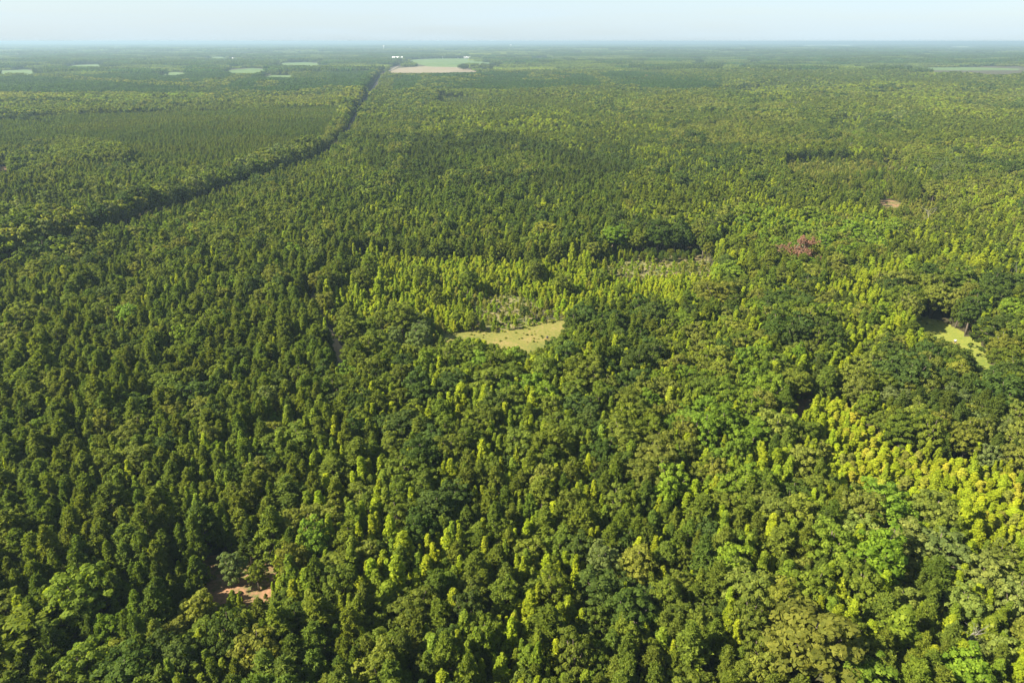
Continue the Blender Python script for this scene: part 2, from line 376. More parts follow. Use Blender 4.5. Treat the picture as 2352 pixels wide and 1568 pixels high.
def narrow(lod, seed, young=False):
    """pointed narrow broadleaf 10 m tall (young: the same at sapling density), upswept sprays"""
    global rng; rng = np.random.default_rng((4000 if young else 3000) + seed)
    Ht = 10.0; Rc = rng.uniform(1.45, 2.05) * (1.15 if young else 1.0); base = .6 if young else 1.0
    nb = ({0: 120, 1: 60, 2: 26} if young else {0: 170, 1: 80, 2: 34})[lod]; per = {0: 21, 1: 9, 2: 6}[lod]; size = {0: .13, 1: .26, 2: .46}[lod]
    if young: size *= 1.25
    t = np.sort(rng.random(nb) ** .8); z = base + (Ht - base - .2) * t
    env = Rc * np.minimum(1, (1.03 - t)) ** .92 * (.7 + .3 * np.minimum(1, t * 5))
    a = np.arange(nb) * 2.39996 + rng.uniform(-.5, .5, nb); f = rng.uniform(.4, 1.25, nb)
    gaps = .75 + .35 * np.sin(a * 2 + t * 9 + rng.uniform(0, 6))
    C = np.stack([env * f * gaps * np.cos(a), env * f * gaps * np.sin(a), z + .35 * env * f], axis=1)
    out = np.stack([np.cos(a) * .7, np.sin(a) * .7, np.full(nb, .7)], axis=1)
    V, var = puffs_leaves(C, rng.uniform(.20, .46, nb), per, size, 1.35, .65, .2, out, 1.15)
    wood = MB(); wood.tube([(0, 0, -.4), (0, 0, 5), (0, 0, 9.6)], [.13, .08, .02], 5 if lod < 2 else 3)
    return V, var, wood
def shrub(lod, seed):
    """low bush 2 m tall"""
    global rng; rng = np.random.default_rng(5000 + seed)
    n = {0: 16, 1: 9, 2: 5}[lod]; per = {0: 26, 1: 14, 2: 8}[lod]; size = {0: .15, 1: .24, 2: .4}[lod]
    a = rng.uniform(0, 6.28, n); r = rng.uniform(0, 1.0, n) ** .6
    C = np.stack([r * np.cos(a), r * np.sin(a), .35 + (1.25 * (1 - r * r) + .1) * rng.uniform(.5, 1.05, n)], axis=1)
    V, var = puffs_leaves(C, rng.uniform(.3, .5, n), per, size, 1.4, .6, .25)
    wood = MB()
    for k in range(4): wood.tube([(0, 0, -.2), tuple(C[k])], [.05, .02], 4)
    return V, var, wood
def snag(seed, twigs=True, brown=False):
    """dead tree 10 m tall: bare trunk and forked branches"""
    r = np.random.default_rng(6000 + seed); wood = MB(); tips = []
    def grow(p, d, ln, rad, lv):
        pts = [p]; q = p.copy(); dd = d.copy()
        for k in range(3):
            dd = dd + r.normal(size=3) * .16; dd /= np.linalg.norm(dd); q = q + dd * ln / 3; pts.append(q.copy())
            if lv < 3 and k > 0 or lv == 0:
                for j in range(2 if lv < 2 else 1):
                    s = dd * .7 + r.normal(size=3) * .75; s[2] = abs(s[2]) * .8 + .1; s /= np.linalg.norm(s)
                    if lv < 3: grow(q.copy(), s, ln * r.uniform(.42, .62), rad * .5, lv + 1)
        wood.tube(pts, [rad, rad * .85, rad * .65, rad * .3], 5 if lv < 2 else 3); tips.append(q)
    grow(np.array([0, 0, -.3]), np.array([0, 0, 1.]), 7.0, .2, 0)
    return wood, np.array(tips)

# a library of meshes: variants[kind][lod] = list of (crown mesh, wood mesh, joined mesh)
GEN = dict(pine_tree=(pine, 'needle'), broadleaf_tree=(broadleaf, 'leaf'), narrow_tree=(narrow, 'leaf'),
           young_tree=(lambda l, s: narrow(l, s, True), 'leaf'), shrub=(shrub, 'leaf'))
NV = dict(pine_tree=9, broadleaf_tree=9, narrow_tree=8, young_tree=7, shrub=4)
LIB = {}; LIBCOL = {}
for kind, (g, mn) in GEN.items():
    c = bpy.data.collections.new(kind + '_library'); LIBCOL[kind] = c; LIB[kind] = []
    for lod in range(3):
        for v in range(NV[kind]):
            V, var, wood = g(lod, v * 3 + lod)
            jm = foliage_mesh('%s_mesh' % kind, V, var, M[mn], wood)
            o = bpy.data.objects.new('%s_%03d' % (kind, lod * NV[kind] + v), jm); c.objects.link(o)
            if lod == 0:
                LIB[kind].append((foliage_mesh(kind + '_crown', V, var, M[mn]), wood.mesh(kind + '_trunk', [M['bark']], True)))
rng = np.random.default_rng(99)

# far woods: blocks of canopy, 60 m square, made of simple small crowns
def canopy_block(seed, n, span, hmin, hmax, rad):
    global rng; rng = np.random.default_rng(7000 + seed)
    Vs = []; vs = []
    g = int(math.sqrt(n)); 
    for i in range(g):
        for j in range(g):
            x = (i + rng.uniform(.1, .9)) / g * span - span / 2; y = (j + rng.uniform(.1, .9)) / g * span - span / 2
            h = rng.uniform(hmin, hmax); m = 22; d = unit(m); d[:, 2] = np.abs(d[:, 2]) * 1.2 - .25
            rr = rad * rng.uniform(.8, 1.35)
            P = np.array([x, y, h - rr * 1.3]) + d * np.array([rr, rr, rr * 1.5])
            Vs.append(leaf_arrays(P, d + unit(m) * .5, rr * .42 * rng.uniform(.8, 1.3, m), 1.3)); vs.append(np.clip(rng.uniform(.05, .95) * .6 + rng.uniform(0, .4, m), 0, 1))
    V = np.concatenate(Vs); return V, np.concatenate(vs)
cc = bpy.data.collections.new('far_wood_library'); LIBCOL['far'] = cc
for v in range(5):
    V, var = canopy_block(v, 121, 62, 8, 17 if v < 3 else 14, 3.4)
    cc.objects.link(bpy.data.objects.new('far_wood_%03d' % v, foliage_mesh('far_wood_mesh', V, var, M['leaf'])))
rng = np.random.default_rng(99)

def node_scatter(name, pts, variant, rot, scl, tint, lib, label, category):
    """one object of many unnumbered trees"""
    me = bpy.data.meshes.new(name); n = len(pts); me.vertices.add(n); me.vertices.foreach_set('co', np.asarray(pts, np.float32).ravel())
    def att(nm, ty, arr, f='vector'):
        a = me.attributes.new(nm, ty, 'POINT'); a.data.foreach_set(f, np.ascontiguousarray(arr).ravel())
    att('variant', 'INT', np.asarray(variant, np.int32), 'value'); att('rot', 'FLOAT_VECTOR', np.asarray(rot, np.float32))
    att('scl', 'FLOAT_VECTOR', np.asarray(scl, np.float32))
    t4 = np.concatenate([np.asarray(tint, np.float32), np.ones((n, 1), np.float32)], axis=1); att('tint', 'FLOAT_COLOR', t4, 'color')
    me.update()
    o = bpy.data.objects.new(name, me); COL.objects.link(o)
    ng = bpy.data.node_groups.new(name + '_nodes', 'GeometryNodeTree')
    ng.interface.new_socket('Geometry', in_out='INPUT', socket_type='NodeSocketGeometry')
    ng.interface.new_socket('Geometry', in_out='OUTPUT', socket_type='NodeSocketGeometry')
    N = ng.nodes.new; gi = N('NodeGroupInput'); go = N('NodeGroupOutput'); ip = N('GeometryNodeInstanceOnPoints')
    ci = N('GeometryNodeCollectionInfo'); ci.inputs['Collection'].default_value = lib
    ci.inputs['Separate Children'].default_value = True; ci.inputs['Reset Children'].default_value = True
    ip.inputs['Pick Instance'].default_value = True
    def na(nm, ty):
        a = N('GeometryNodeInputNamedAttribute'); a.data_type = ty; a.inputs['Name'].default_value = nm
        return [s for s in a.outputs if s.enabled and s.name == 'Attribute'][0]
    l = ng.links.new; l(gi.outputs[0], ip.inputs['Points']); l(ci.outputs[0], ip.inputs['Instance'])
    l(na('variant', 'INT'), ip.inputs['Instance Index'])
    er = N('FunctionNodeEulerToRotation'); l(na('rot', 'FLOAT_VECTOR'), er.inputs[0]); l(er.outputs[0], ip.inputs['Rotation'])
    l(na('scl', 'FLOAT_VECTOR'), ip.inputs['Scale']); l(ip.outputs[0], go.inputs[0])
    md = o.modifiers.new('scatter', 'NODES'); md.node_group = ng
    o['label'] = label; o['category'] = category; o['kind'] = 'stuff'
    return o

# ------------------------------------------------------------------ ground
def sheet(name, pts, z, mat):
    """a flat outline laid on the ground"""
    me = bpy.data.meshes.new(name); me.from_pydata([(x, y, z) for x, y in pts], [], [tuple(range(len(pts)))])
    me.materials.append(M[mat]); me.update()
    if me.polygons[0].normal.z < 0: me.flip_normals()
    o = bpy.data.objects.new(name, me); COL.objects.link(o); o['kind'] = 'structure'; return o
def build_ground():
    nr, na_ = 190, 420
    rad = np.concatenate([[0], np.geomspace(20, 90000, nr)])
    ang = np.linspace(0, 2 * math.pi, na_, endpoint=False)
    Rr, A = np.meshgrid(rad[1:], ang, indexing='ij'); X = Rr * np.cos(A); Y = Rr * np.sin(A)
    Z = hill(X.ravel(), Y.ravel()).reshape(X.shape)
    Z = Z * np.clip((60000 - Rr) / 20000, 0, 1)
    v = np.concatenate([[[0, 0, 0]], np.stack([X, Y, Z], axis=2).reshape(-1, 3)])
    f = [(0, 1 + k, 1 + (k + 1) % na_) for k in range(na_)]
    for i in range(nr - 1):
        b = 1 + i * na_
        for k in range(na_): f.append((b + k, b + na_ + k, b + na_ + (k + 1) % na_, b + (k + 1) % na_))
    me = bpy.data.meshes.new('ground'); me.from_pydata(v.tolist(), [], f); me.materials.append(M['floor'])
    me.polygons.foreach_set('use_smooth', np.ones(len(f), bool)); me.update()
    o = bpy.data.objects.new('ground', me); COL.objects.link(o); o['kind'] = 'structure'
build_ground()
def wobble(pts, amp, n=5):
    o = []
    for i in range(len(pts)):
        a, b = np.array(pts[i]), np.array(pts[(i + 1) % len(pts)])
        for k in range(n):
            p = a + (b - a) * k / n
            if k: p = p + rng.normal(size=2) * amp
            o.append(tuple(p))
    return o
def extended(poly, hgt):
    """the visible outline plus the ground in front of it that nearer crowns hide"""
    lo = []
    for a, b in poly:
        x, y = ground(a, b); k = hgt * FPX * .9 / math.hypot(x, y, CAMZ); lo.append((a, b + k))
    P = np.array(list(poly) + lo); P = P[np.lexsort((P[:, 1], P[:, 0]))]
    def half(Q):
        h = []
        for p in Q:
            while len(h) > 1 and np.cross(h[-1] - h[-2], p - h[-2]) <= 0: h.pop()
            h.append(p)
        return h
    lower = half(P); upper = half(P[::-1]); return [tuple(p) for p in lower[:-1] + upper[:-1]]
zi = 0.03
for nm, poly, mt in CLEAR:
    pc = np.mean(poly, axis=0); poly = [tuple(pc + (np.array(q) - pc) * 1.04 + np.sign(np.array(q) - pc) * np.array([3, 2]) * (pc[1] > 600)) for q in poly]
    g = [ground(a, b) for a, b in extended(poly, 9)]
    d = math.hypot(*g[0]); sheet(nm, wobble(g, 0.004 * d), zi, mt); zi += 0.004
for nm, poly, mt in FIELDS:
    g = [ground(a, b) for a, b in extended(poly, 7)]
    sheet(nm, g, 0.6 + zi, mt); zi += 0.02
def ribbon(name, pl, wd, z, mat):
    v = []; f = []
    for i, p in enumerate(pl):
        d = pl[min(i + 1, len(pl) - 1)] - pl[max(i - 1, 0)]; d = d / np.linalg.norm(d); nn = np.array([-d[1], d[0]])
        ww = wd * (1 + .15 * math.sin(i * 1.7))
        a = p + nn * ww / 2; b = p - nn * ww / 2; v += [(*a, z), (*b, z)]
        if i: k = 2 * i; f.append((k - 2, k - 1, k + 1, k))
    me = bpy.data.meshes.new(name); me.from_pydata(v, [], f); me.materials.append(M[mat]); me.update()
    if me.polygons[0].normal.z < 0: me.flip_normals()
    o = bpy.data.objects.new(name, me); COL.objects.link(o); o['kind'] = 'structure'
ribbon('road', ROADS, 7.5, 0.16, 'gravel')
ribbon('track', TRACK, 3.4, 0.15, 'dirt')

# ------------------------------------------------------------------ planting plan
T = dict(p_olive=(.098, .128, .016), p_dark=(.062, .088, .015), p_green=(.084, .122, .017), p_blue=(.050, .096, .024),
         b_dark=(.054, .084, .016), b_mid=(.094, .126, .016), b_olive=(.124, .146, .024), b_pale=(.150, .185, .045), b_bright=(.112, .170, .018),
         b_grey=(.100, .130, .042), n_bright=(.178, .222, .013), n_mid=(.118, .162, .016), n_yel=(.172, .222, .015),
         y_lime=(.210, .255, .015), y_green=(.155, .215, .015), y_gold=(.255, .262, .030), y_olive=(.165, .180, .032), red=(.22, .125, .085), grey=(.20, .18, .14))
WORDS = dict(p_olive='olive', p_dark='dark green', p_green='green', p_blue='deep green', b_dark='dark green', b_mid='mid green', b_olive='olive green',
             b_pale='pale green', b_bright='bright green', b_grey='greyish green', n_bright='bright green', n_mid='fresh green', n_yel='yellowish green',
             y_lime='lime yellow', y_green='light green', y_gold='golden yellow', y_olive='olive yellow', red='rusty brown', grey='grey')
DEFPAL = dict(P=[('p_olive', .56), ('p_green', .3), ('p_dark', .14)], B=[('b_dark', .25), ('b_mid', .37), ('b_olive', .22), ('b_bright', .1), ('b_grey', .06)],
              N=[('n_bright', .45), ('n_mid', .33), ('n_yel', .22)], Y=[('y_lime', .5), ('y_green', .35), ('y_olive', .15)], S=[('y_green', .4), ('b_mid', .3), ('y_olive', .3)])
KIND = dict(P='pine_tree', B='broadleaf_tree', N='narrow_tree', Y='young_tree', S='shrub')
RAD = dict(P=1.6, B=2.5, N=1.2, Y=.95, S=.9)
HGT = dict(P=(9.0, 15), B=(8.5, 15.5), N=(7.0, 13), Y=(3.8, 6.6), S=(1.2, 2.6))
# outline, mix, palette override, height factor
ZONES = [
    ([(-400, 600), (700, 600), (760, 900), (700, 1200), (760, 1700), (-400, 1700)], dict(P=.66, B=.13, N=.21), {'N': [('n_mid', .7), ('n_bright', .3)]}, 1.0),
    ([(700, 1000), (1700, 1000), (1500, 1330), (1650, 1700), (700, 1700)], dict(P=.42, B=.12, N=.46), {}, 1.0),
    ([(1650, 1150), (2700, 1150), (2700, 1700), (1600, 1700)], dict(P=.32, B=.24, N=.44), {'B': [('b_mid', .4), ('b_olive', .3), ('b_bright', .2), ('b_pale', .1)]}, 1.05),
    ([(1050, 1480), (2100, 1440), (2100, 1700), (900, 1700)], dict(P=.66, B=.12, N=.22), {'P': [('p_olive', .85), ('p_green', .15)]}, 1.0),
    ([(820, 800), (1520, 800), (1560, 1010), (1000, 1040), (800, 960)], dict(P=.1, B=.62, N=.28), {'B': [('b_dark', .4), ('b_mid', .45), ('b_bright', .15)]}, 1.1),
    ([(1500, 650), (2352, 520), (2700, 700), (2700, 1150), (1500, 1150)], dict(P=.14, B=.32, N=.54), {'B': [('b_mid', .4), ('b_olive', .28), ('b_dark', .12), ('b_bright', .2)], 'N': [('n_bright', .5), ('n_yel', .3), ('n_mid', .2)]}, 1.0),
    ([(1400, 420), (1700, 470), (2100, 470), (2300, 560), (1700, 650), (1400, 560)], dict(P=.30, B=.36, N=.34), {'B': [('b_mid', .4), ('b_olive', .25), ('b_bright', .35)], 'P': [('p_olive', .8), ('p_green', .2)]}, 1.0),
    ([(1690, 490), (2050, 500), (2040, 560), (1760, 570), (1680, 530)], dict(B=.8, N=.2), {'B': [('b_bright', .45), ('b_olive', .25), ('b_mid', .3)]}, 1.1),
    ([(1950, 330), (2700, 330), (2700, 560), (2300, 560), (2060, 440)], dict(B=.65, P=.1, N=.25), {'B': [('b_olive', .5), ('b_mid', .25), ('b_grey', .15), ('b_pale', .1)], 'N': [('n_yel', .6), ('n_bright', .4)]}, 1.0),
    ([(1780, 350), (2050, 350), (2180, 470), (2130, 510), (1980, 470), (1800, 400)], dict(B=.06, P=.1, Y=.5, S=.3), {'Y': [('y_olive', .6), ('y_green', .4)]}, .8),
    ([(700, 400), (1400, 380), (1450, 540), (1100, 555), (760, 540)], dict(P=.72, B=.18, N=.10), {'P': [('p_green', .5), ('p_olive', .35), ('p_dark', .15)]}, 1.0),
    ([(820, 320), (1150, 310), (1500, 380), (1250, 440), (900, 420)], dict(P=.75, B=.25), {'P': [('p_dark', .6), ('p_green', .4)], 'B': [('b_dark', .6), ('b_mid', .4)]}, 1.0),
    ([(880, 240), (1700, 240), (1700, 300), (1150, 310), (900, 300)], dict(N=.6, P=.3, B=.1), {'N': [('n_yel', .45), ('n_bright', .35), ('n_mid', .2)]}, 1.0),
    ([(1500, 215), (1900, 225), (1950, 330), (1600, 330), (1450, 260)], dict(B=.8, P=.15, N=.05), {'B': [('b_olive', .45), ('b_mid', .35), ('b_dark', .2)]}, 1.1),
    ([(1640, 186), (2700, 200), (2700, 290), (1900, 275), (1700, 215)], dict(N=.62, P=.16, B=.22), {'N': [('n_yel', .7), ('n_bright', .3)], 'B': [('b_olive', .6), ('b_grey', .4)]}, 1.0),
    # young yellow-green stand
    ([(800, 566), (880, 562), (960, 570), (1210, 572), (1400, 560), (1640, 560), (1690, 610), (1640, 650), (1420, 690), (1340, 715), (1290, 740), (1130, 765), (1020, 770),
      (900, 768), (790, 790), (745, 760), (725, 700), (762, 640)], dict(Y=.86, N=.05, S=.08, B=.01), {'N': [('n_yel', 1)], 'Y': [('y_lime', .62), ('y_green', .25), ('y_olive', .13)], 'B': [('b_mid', 1)]}, 1.0),
    ([(760, 690), (1010, 700), (1090, 740), (1000, 790), (790, 800)], dict(Y=.6, S=.35, B=.05), {'B': [('b_mid', .6), ('b_grey', .4)], 'Y': [('y_green', .6), ('y_olive', .4)]}, 1.0),
    ([(1060, 640), (1180, 630), (1270, 660), (1330, 700), (1290, 738), (1130, 762), (1090, 720)], dict(Y=.35, S=.65), {'Y': [('y_green', .5), ('y_olive', .5)], 'S': [('y_olive', .5), ('y_green', .5)]}, .7),
    ([(1360, 560), (1640, 558), (1640, 605), (1400, 610)], dict(Y=.4, S=.6), {'Y': [('y_green', .5), ('y_olive', .5)], 'S': [('y_olive', .6), ('y_green', .4)]}, .7),
    # golden stand on the right
    ([(1870, 870), (1960, 880), (2010, 930), (2060, 990), (2210, 1010), (2352, 1060), (2560, 1110), (2560, 1330), (2352, 1290), (2200, 1210), (2060, 1175), (1950, 1150), (1880, 1050)],
     dict(Y=.93, N=.07), {'Y': [('y_gold', .26), ('y_lime', .44), ('y_olive', .3)], 'N': [('n_yel', 1)]}, 1.05),
    ([(2010, 850), (2250, 870), (2352, 900), (2560, 960), (2560, 1080), (2352, 1050), (2210, 1010), (2070, 990)], dict(P=.55, B=.45), {'B': [('b_grey', .3), ('b_olive', .35), ('b_mid', .35)], 'P': [('p_dark', .6), ('p_olive', .4)]}, 1.1),
    # bright groups
    ([(1480, 840), (1640, 820), (1800, 900), (1790, 1010), (1600, 1010), (1480, 930)], dict(B=.85, N=.15), {'B': [('b_bright', .45), ('b_olive', .3), ('b_mid', .25)]}, 1.15),
    ([(1920, 1165), (2080, 1150), (2250, 1200), (2260, 1330), (2050, 1320), (1900, 1270)], dict(B=.9, N=.1), {'B': [('b_pale', .3), ('b_olive', .3), ('b_bright', .15), ('b_grey', .25)]}, 1.25),
    ([(2180, 1270), (2500, 1240), (2500, 1500), (2250, 1480)], dict(B=.8, N=.2), {'B': [('b_pale', .35), ('b_olive', .4), ('b_mid', .25)]}, 1.1),
    ([(360, 1225), (650, 1235), (650, 1420), (380, 1430)], dict(P=.4, N=.3, B=.3), {}, .62),
    # left of the road: pines, then the plantation in rows
    ([(-500, 380), (760, 330), (640, 400), (370, 480), (-500, 640)], dict(P=.82, B=.18), {'P': [('p_green', .5), ('p_olive', .3), ('p_dark', .2)]}, 1.0),
    ([(-500, 520), (0, 480), (330, 470), (160, 570), (-500, 640)], dict(B=.9, P=.1), {'B': [('b_olive', .5), ('b_grey', .25), ('b_mid', .25)]}, 1.25),
    ([(130, 315), (240, 322), (300, 372), (170, 378), (110, 350)], dict(B=1.), {'B': [('b_olive', .5), ('b_mid', .3), ('b_dark', .2)]}, 1.35),
    ([(-500, 255), (790, 240), (790, 262), (-500, 280)], dict(B=.6, P=.4), {}, 1.0),
    ([(-500, 203), (400, 212), (830, 200), (815, 240), (-500, 262)], dict(B=.65, N=.3, P=.05), {'B': [('b_olive', .5), ('b_mid', .3), ('b_bright', .2)], 'N': [('n_yel', 1)]}, 1.0),
    ([(-500, 180), (850, 160), (835, 205), (400, 215), (-500, 212)], dict(P=1.), {'P': [('p_blue', .8), ('p_green', .2)]}, 1.0),
    ([(880, 172), (1100, 167), (1650, 170), (1650, 200), (1200, 212), (880, 205)], dict(P=.9, B=.1), {'P': [('p_blue', .7), ('p_green', .3)], 'B': [('b_dark', 1)]}, 1.0),
    ([(880, 205), (1650, 200), (1450, 245), (880, 245)], dict(P=.35, N=.45, B=.2), {'N': [('n_mid', .5), ('n_bright', .5)]}, 1.0),
]
PLANTATION = [[(-500, 300), (100, 268), (400, 255), (780, 245), (790, 262), (740, 320), (560, 380), (320, 375), (240, 322), (110, 318), (-100, 350), (-500, 400)],
              [(-500, 182), (850, 160), (850, 190), (400, 200), (-500, 200)],
              [(880, 172), (1100, 167), (1300, 168), (1300, 196), (880, 196)],
              [(1620, 207), (1900, 203), (1960, 225), (1700, 214)]]
DEFMIX = dict(P=.45, B=.35, N=.20)
KEYS = 'PBNYS'
SPECIAL = [i for i, q in enumerate(ZONES) if q[1].get('Y', 0) > .25 or q[1].get('S', 0) > .2]

def plan(x, y, darts_=False):
    """kind index, palette key and height factor for planting points"""
    n = len(x); z = hill(x, y); cx, cy = project(x, y, z + 10.0)
    mix = np.tile(np.array([DEFMIX.get(k, 0) for k in KEYS]), (n, 1)); hf = np.ones(n); zone = np.full(n, -1)
    for i, (poly, mxx, pal, h) in enumerate(ZONES):
        rr0 = np.hypot(x, y); wob = 10 * (vnoise(x / 9, y / 9, 31) - .5) + np.where(rr0 > 420, 55, 16) * (vnoise(x / (rr0 * .07 + 20), y / (rr0 * .05 + 20), 37) - .5)
        m = inpoly(cx + wob, cy + wob * np.where(rr0 > 420, .22, .6), poly)
        mix[m] = [mxx.get(k, 0) for k in KEYS]; hf[m] = h; zone[m] = i
    special = np.isin(zone, SPECIAL)
    # patchiness: stands of one kind gather together
    r = np.hypot(x, y); sc = 16 + r / 40
    for j, k in enumerate(KEYS):
        e = fbm(x / sc, y / sc, 50 + 13 * j, 2); mix[:, j] *= np.exp(np.where(special, 1.8, 5.5) * (e - .5))
    if darts_: mix /= np.array([(RAD[k] + .9) ** 2 for k in KEYS])
    mix /= mix.sum(1, keepdims=True); u = rng.random(n); kind = np.minimum((mix.cumsum(1) < u[:, None]).sum(1), 4)
    pal = np.empty(n, object); e = fbm(x / np.where(r < 420, sc * .55, 45 + r / 14), y / np.where(r < 420, sc * .55, 35 + r / 18), 400, 2)
    for i in range(n):
        k = KEYS[kind[i]]; lst = (ZONES[zone[i]][2].get(k) if zone[i] >= 0 else None) or DEFPAL[k]
        wr = .62 if r[i] < 420 else .3; v = min(.999, max(0, wr * rng.random() + (1 - wr) * min(1, max(0, (e[i] - .5) * 2.2 + .5)))); acc = 0; tot = sum(q for _, q in lst)
        for nm, q in lst:
            acc += q / tot
            if v <= acc: break
        pal[i] = nm
    # hardwood clumps and dark tree lines that stand above the rest
    c1 = vnoise(x / (18 + r / 28), y / (14 + r / 36), 1201) * .6 + vnoise(x / 90, y / 70, 1203) * .4
    ln = np.abs(vnoise(x / (160 + r / 7), y / (110 + r / 9), 1207) - .5)
    hit = ((c1 > .70) | ((ln < .012 + r / 90000) & (r > 500))) & ~special & (r > 230) & (kind != 3)
    for i in np.nonzero(hit)[0]:
        kind[i] = 1; pal[i] = ('b_dark', 'b_mid', 'b_dark', 'b_olive')[int(c1[i] * 997) % 4]; hf[i] = max(hf[i], 1.0) * 1.22
    return kind, pal, hf, zone
def blocked(x, y, h, rad=None):
    """true where open ground, the road or the track would be covered"""
    z = hill(x, y); b = np.zeros(len(x), bool); r = np.hypot(x, y)
    lateral = 0 if rad is None else rad
    sprs = hash2(np.floor(x * 7), np.floor(y * 7), 5) < .7
    for fr, sd_ in ((0.0, 0), (.15, 0), (.3, 0), (.3, -.6), (.3, .6), (.45, 0), (.45, -1), (.45, 1), (.6, 0), (.6, -1), (.6, 1), (.75, 0), (.75, -.8), (.75, .8), (.88, -.5), (.88, .5), (.97, 0)):
        px, py = project(x + lateral * sd_, y, z + h * fr)
        for poly, mt in CLEARP:
            if mt in ('sparse', 'brush'):
                b |= inpoly(px, py, poly) & ~(sprs & (h < 6.5))
                continue
            b |= inpoly(px, py, poly)
        jx = 9 * (vnoise(x / 35, y / 35, 71) - .5); jy = 2.4 * (vnoise(x / 60, y / 60, 73) - .5)
        for nm, poly, mt in FIELDS:
            if mt == 'young' and fr > 0: continue
            b |= inpoly(px + jx, py + jy, poly)
    d = poldist(x, y, ROADS[::3]); b |= d < 6.5 + np.clip((r - 900) / 150, 0, 7)
    b |= poldist(x, y, TRACK) < 3.6
    return b
inview = lambda x, y, m=.07: (project(x, y, hill(x, y) + 6)[0] > -m * W) & (project(x, y, hill(x, y) + 6)[0] < (1 + m) * W)

TREES = []     # (x, y, kind letter, palette, height, width factor)
# --- trees one can pick out in the photograph: kind, crown-top pixel, height, palette, width factor
PICK = [('B', 1175, 790, 15, 'b_bright', 1.15), ('B', 1265, 778, 11, 'b_dark', 1.0), ('B', 1338, 690, 17, 'b_dark', 1.15), ('B', 1372, 715, 14, 'b_dark', 1.0), ('B', 1470, 672, 15, 'b_dark', 1.15),
        ('B', 1302, 760, 10, 'b_bright', .8), ('B', 1675, 578, 16, 'b_dark', 1.2), ('B', 965, 735, 12, 'b_grey', 1.25), ('B', 905, 750, 10, 'b_grey', 1.1), ('B', 1085, 715, 9, 'b_mid', 1.0),
        ('B', 1205, 695, 8.5, 'b_dark', .95), ('P', 1192, 628, 10, 'p_green', .95), ('B', 1220, 850, 15, 'b_bright', 1.1), ('B', 1165, 865, 14, 'b_bright', 1.0), ('B', 1040, 850, 15, 'b_dark', 1.15),
        ('B', 975, 870, 15, 'b_dark', 1.25), ('B', 920, 830, 14, 'b_mid', 1.1), ('B', 1260, 870, 15, 'b_bright', 1.1), ('N', 1115, 885, 14, 'n_bright', 1.3), ('B', 1400, 820, 14, 'b_dark', 1.1), ('B', 1395, 860, 13, 'b_olive', 1.0),
        ('B', 1575, 830, 15, 'b_bright', 1.0), ('B', 1680, 870, 16, 'b_bright', 1.2), ('B', 1730, 905, 15, 'b_bright', 1.1), ('B', 1625, 905, 15, 'b_bright', 1.1), ('B', 1830, 835, 15, 'b_olive', 1.3),
        ('P', 2128, 945, 14, 'p_dark', 1.15), ('P', 2060, 930, 13, 'p_olive', 1.2), ('B', 2060, 880, 14, 'b_grey', 1.3), ('B', 2210, 880, 14, 'b_grey', 1.2),
        ('B', 1385, 1000, 14, 'b_dark', 1.1), ('B', 1430, 1030, 14, 'b_dark', 1.1), ('B', 370, 990, 13, 'b_dark', .95), ('B', 1390, 1245, 14, 'b_grey', 1.05), ('B', 1975, 1175, 15, 'b_pale', 1.1),
        ('B', 2080, 1200, 16, 'b_pale', 1.3), ('B', 2165, 1215, 16, 'b_grey', 1.4), ('B', 2360, 1330, 15, 'b_pale', 1.0), ('B', 2240, 1345, 14, 'b_pale', 1.1), ('N', 2080, 1395, 15, 'n_mid', 1.5), ('N', 2010, 1430, 12, 'n_bright', 1.4),
        ('P', 560, 1405, 12, 'p_olive', 1.2), ('B', 583, 1290, 8, 'b_mid', .95), ('B', 532, 1262, 10, 'b_grey', 1.0), ('N', 640, 1270, 9, 'n_bright', 1.2), ('N', 665, 1335, 11, 'n_bright', 1.3), ('B', 440, 1350, 12, 'b_olive', 1.0),
        ('N', 895, 1335, 12, 'n_mid', 2.0), ('P', 560, 1200, 12, 'p_dark', 1.1), ('P', 350, 1120, 13, 'p_olive', 1.2), ('P', 420, 1080, 12, 'p_olive', 1.2), ('N', 1435, 930, 12, 'n_yel', 1.0),
        ('B', 1310, 1120, 13, 'b_olive', 1.1), ('P', 930, 1450, 13, 'p_dark', .95), ('N', 1285, 1290, 10, 'n_yel', 1.0), ('B', 190, 318, 20, 'b_olive', 1.6), ('B', 240, 335, 17, 'b_mid', 1.4), ('B', 160, 345, 16, 'b_olive', 1.4),
        ('B', 525, 372, 18, 'b_olive', 1.3), ('B', 480, 385, 18, 'b_grey', 1.2), ('B', 435, 405, 17, 'b_grey', 1.0), ('B', 790, 300, 18, 'b_dark', 1.4), ('B', 850, 250, 18, 'b_olive', 1.3), ('B', 840, 290, 17, 'b_dark', 1.5), ('B', 1040, 305, 16, 'b_dark', 1.4),
        ('B', 2068, 650, 17, 'b_mid', 1.1), ('B', 2030, 690, 16, 'b_bright', 1.1), ('B', 1250, 480, 16, 'b_dark', 1.2), ('B', 720, 560, 14, 'b_grey', 1.1), ('B', 650, 600, 12, 'b_grey', .9),
        ('B', 160, 244, 15, 'red', 1.2), ('B', 180, 247, 13, 'red', 1.1), ('B', 145, 249, 12, 'red', 1.0), ('B', 750, 223, 10, 'red', 1.2), ('B', 768, 222, 10, 'red', 1.2),
        ('B', 1296, 177, 13, 'red', 1.3), ('B', 1486, 173, 15, 'red', 1.4), ('B', 20, 258, 18, 'b_dark', 1.7), ('B', 50, 262, 18, 'b_dark', 1.6), ('B', 85, 266, 16, 'b_dark', 1.4),
        ('B', 725, 860, 12, 'b_grey', .95), ('B', 570, 480, 13, 'b_mid', 1.1)]
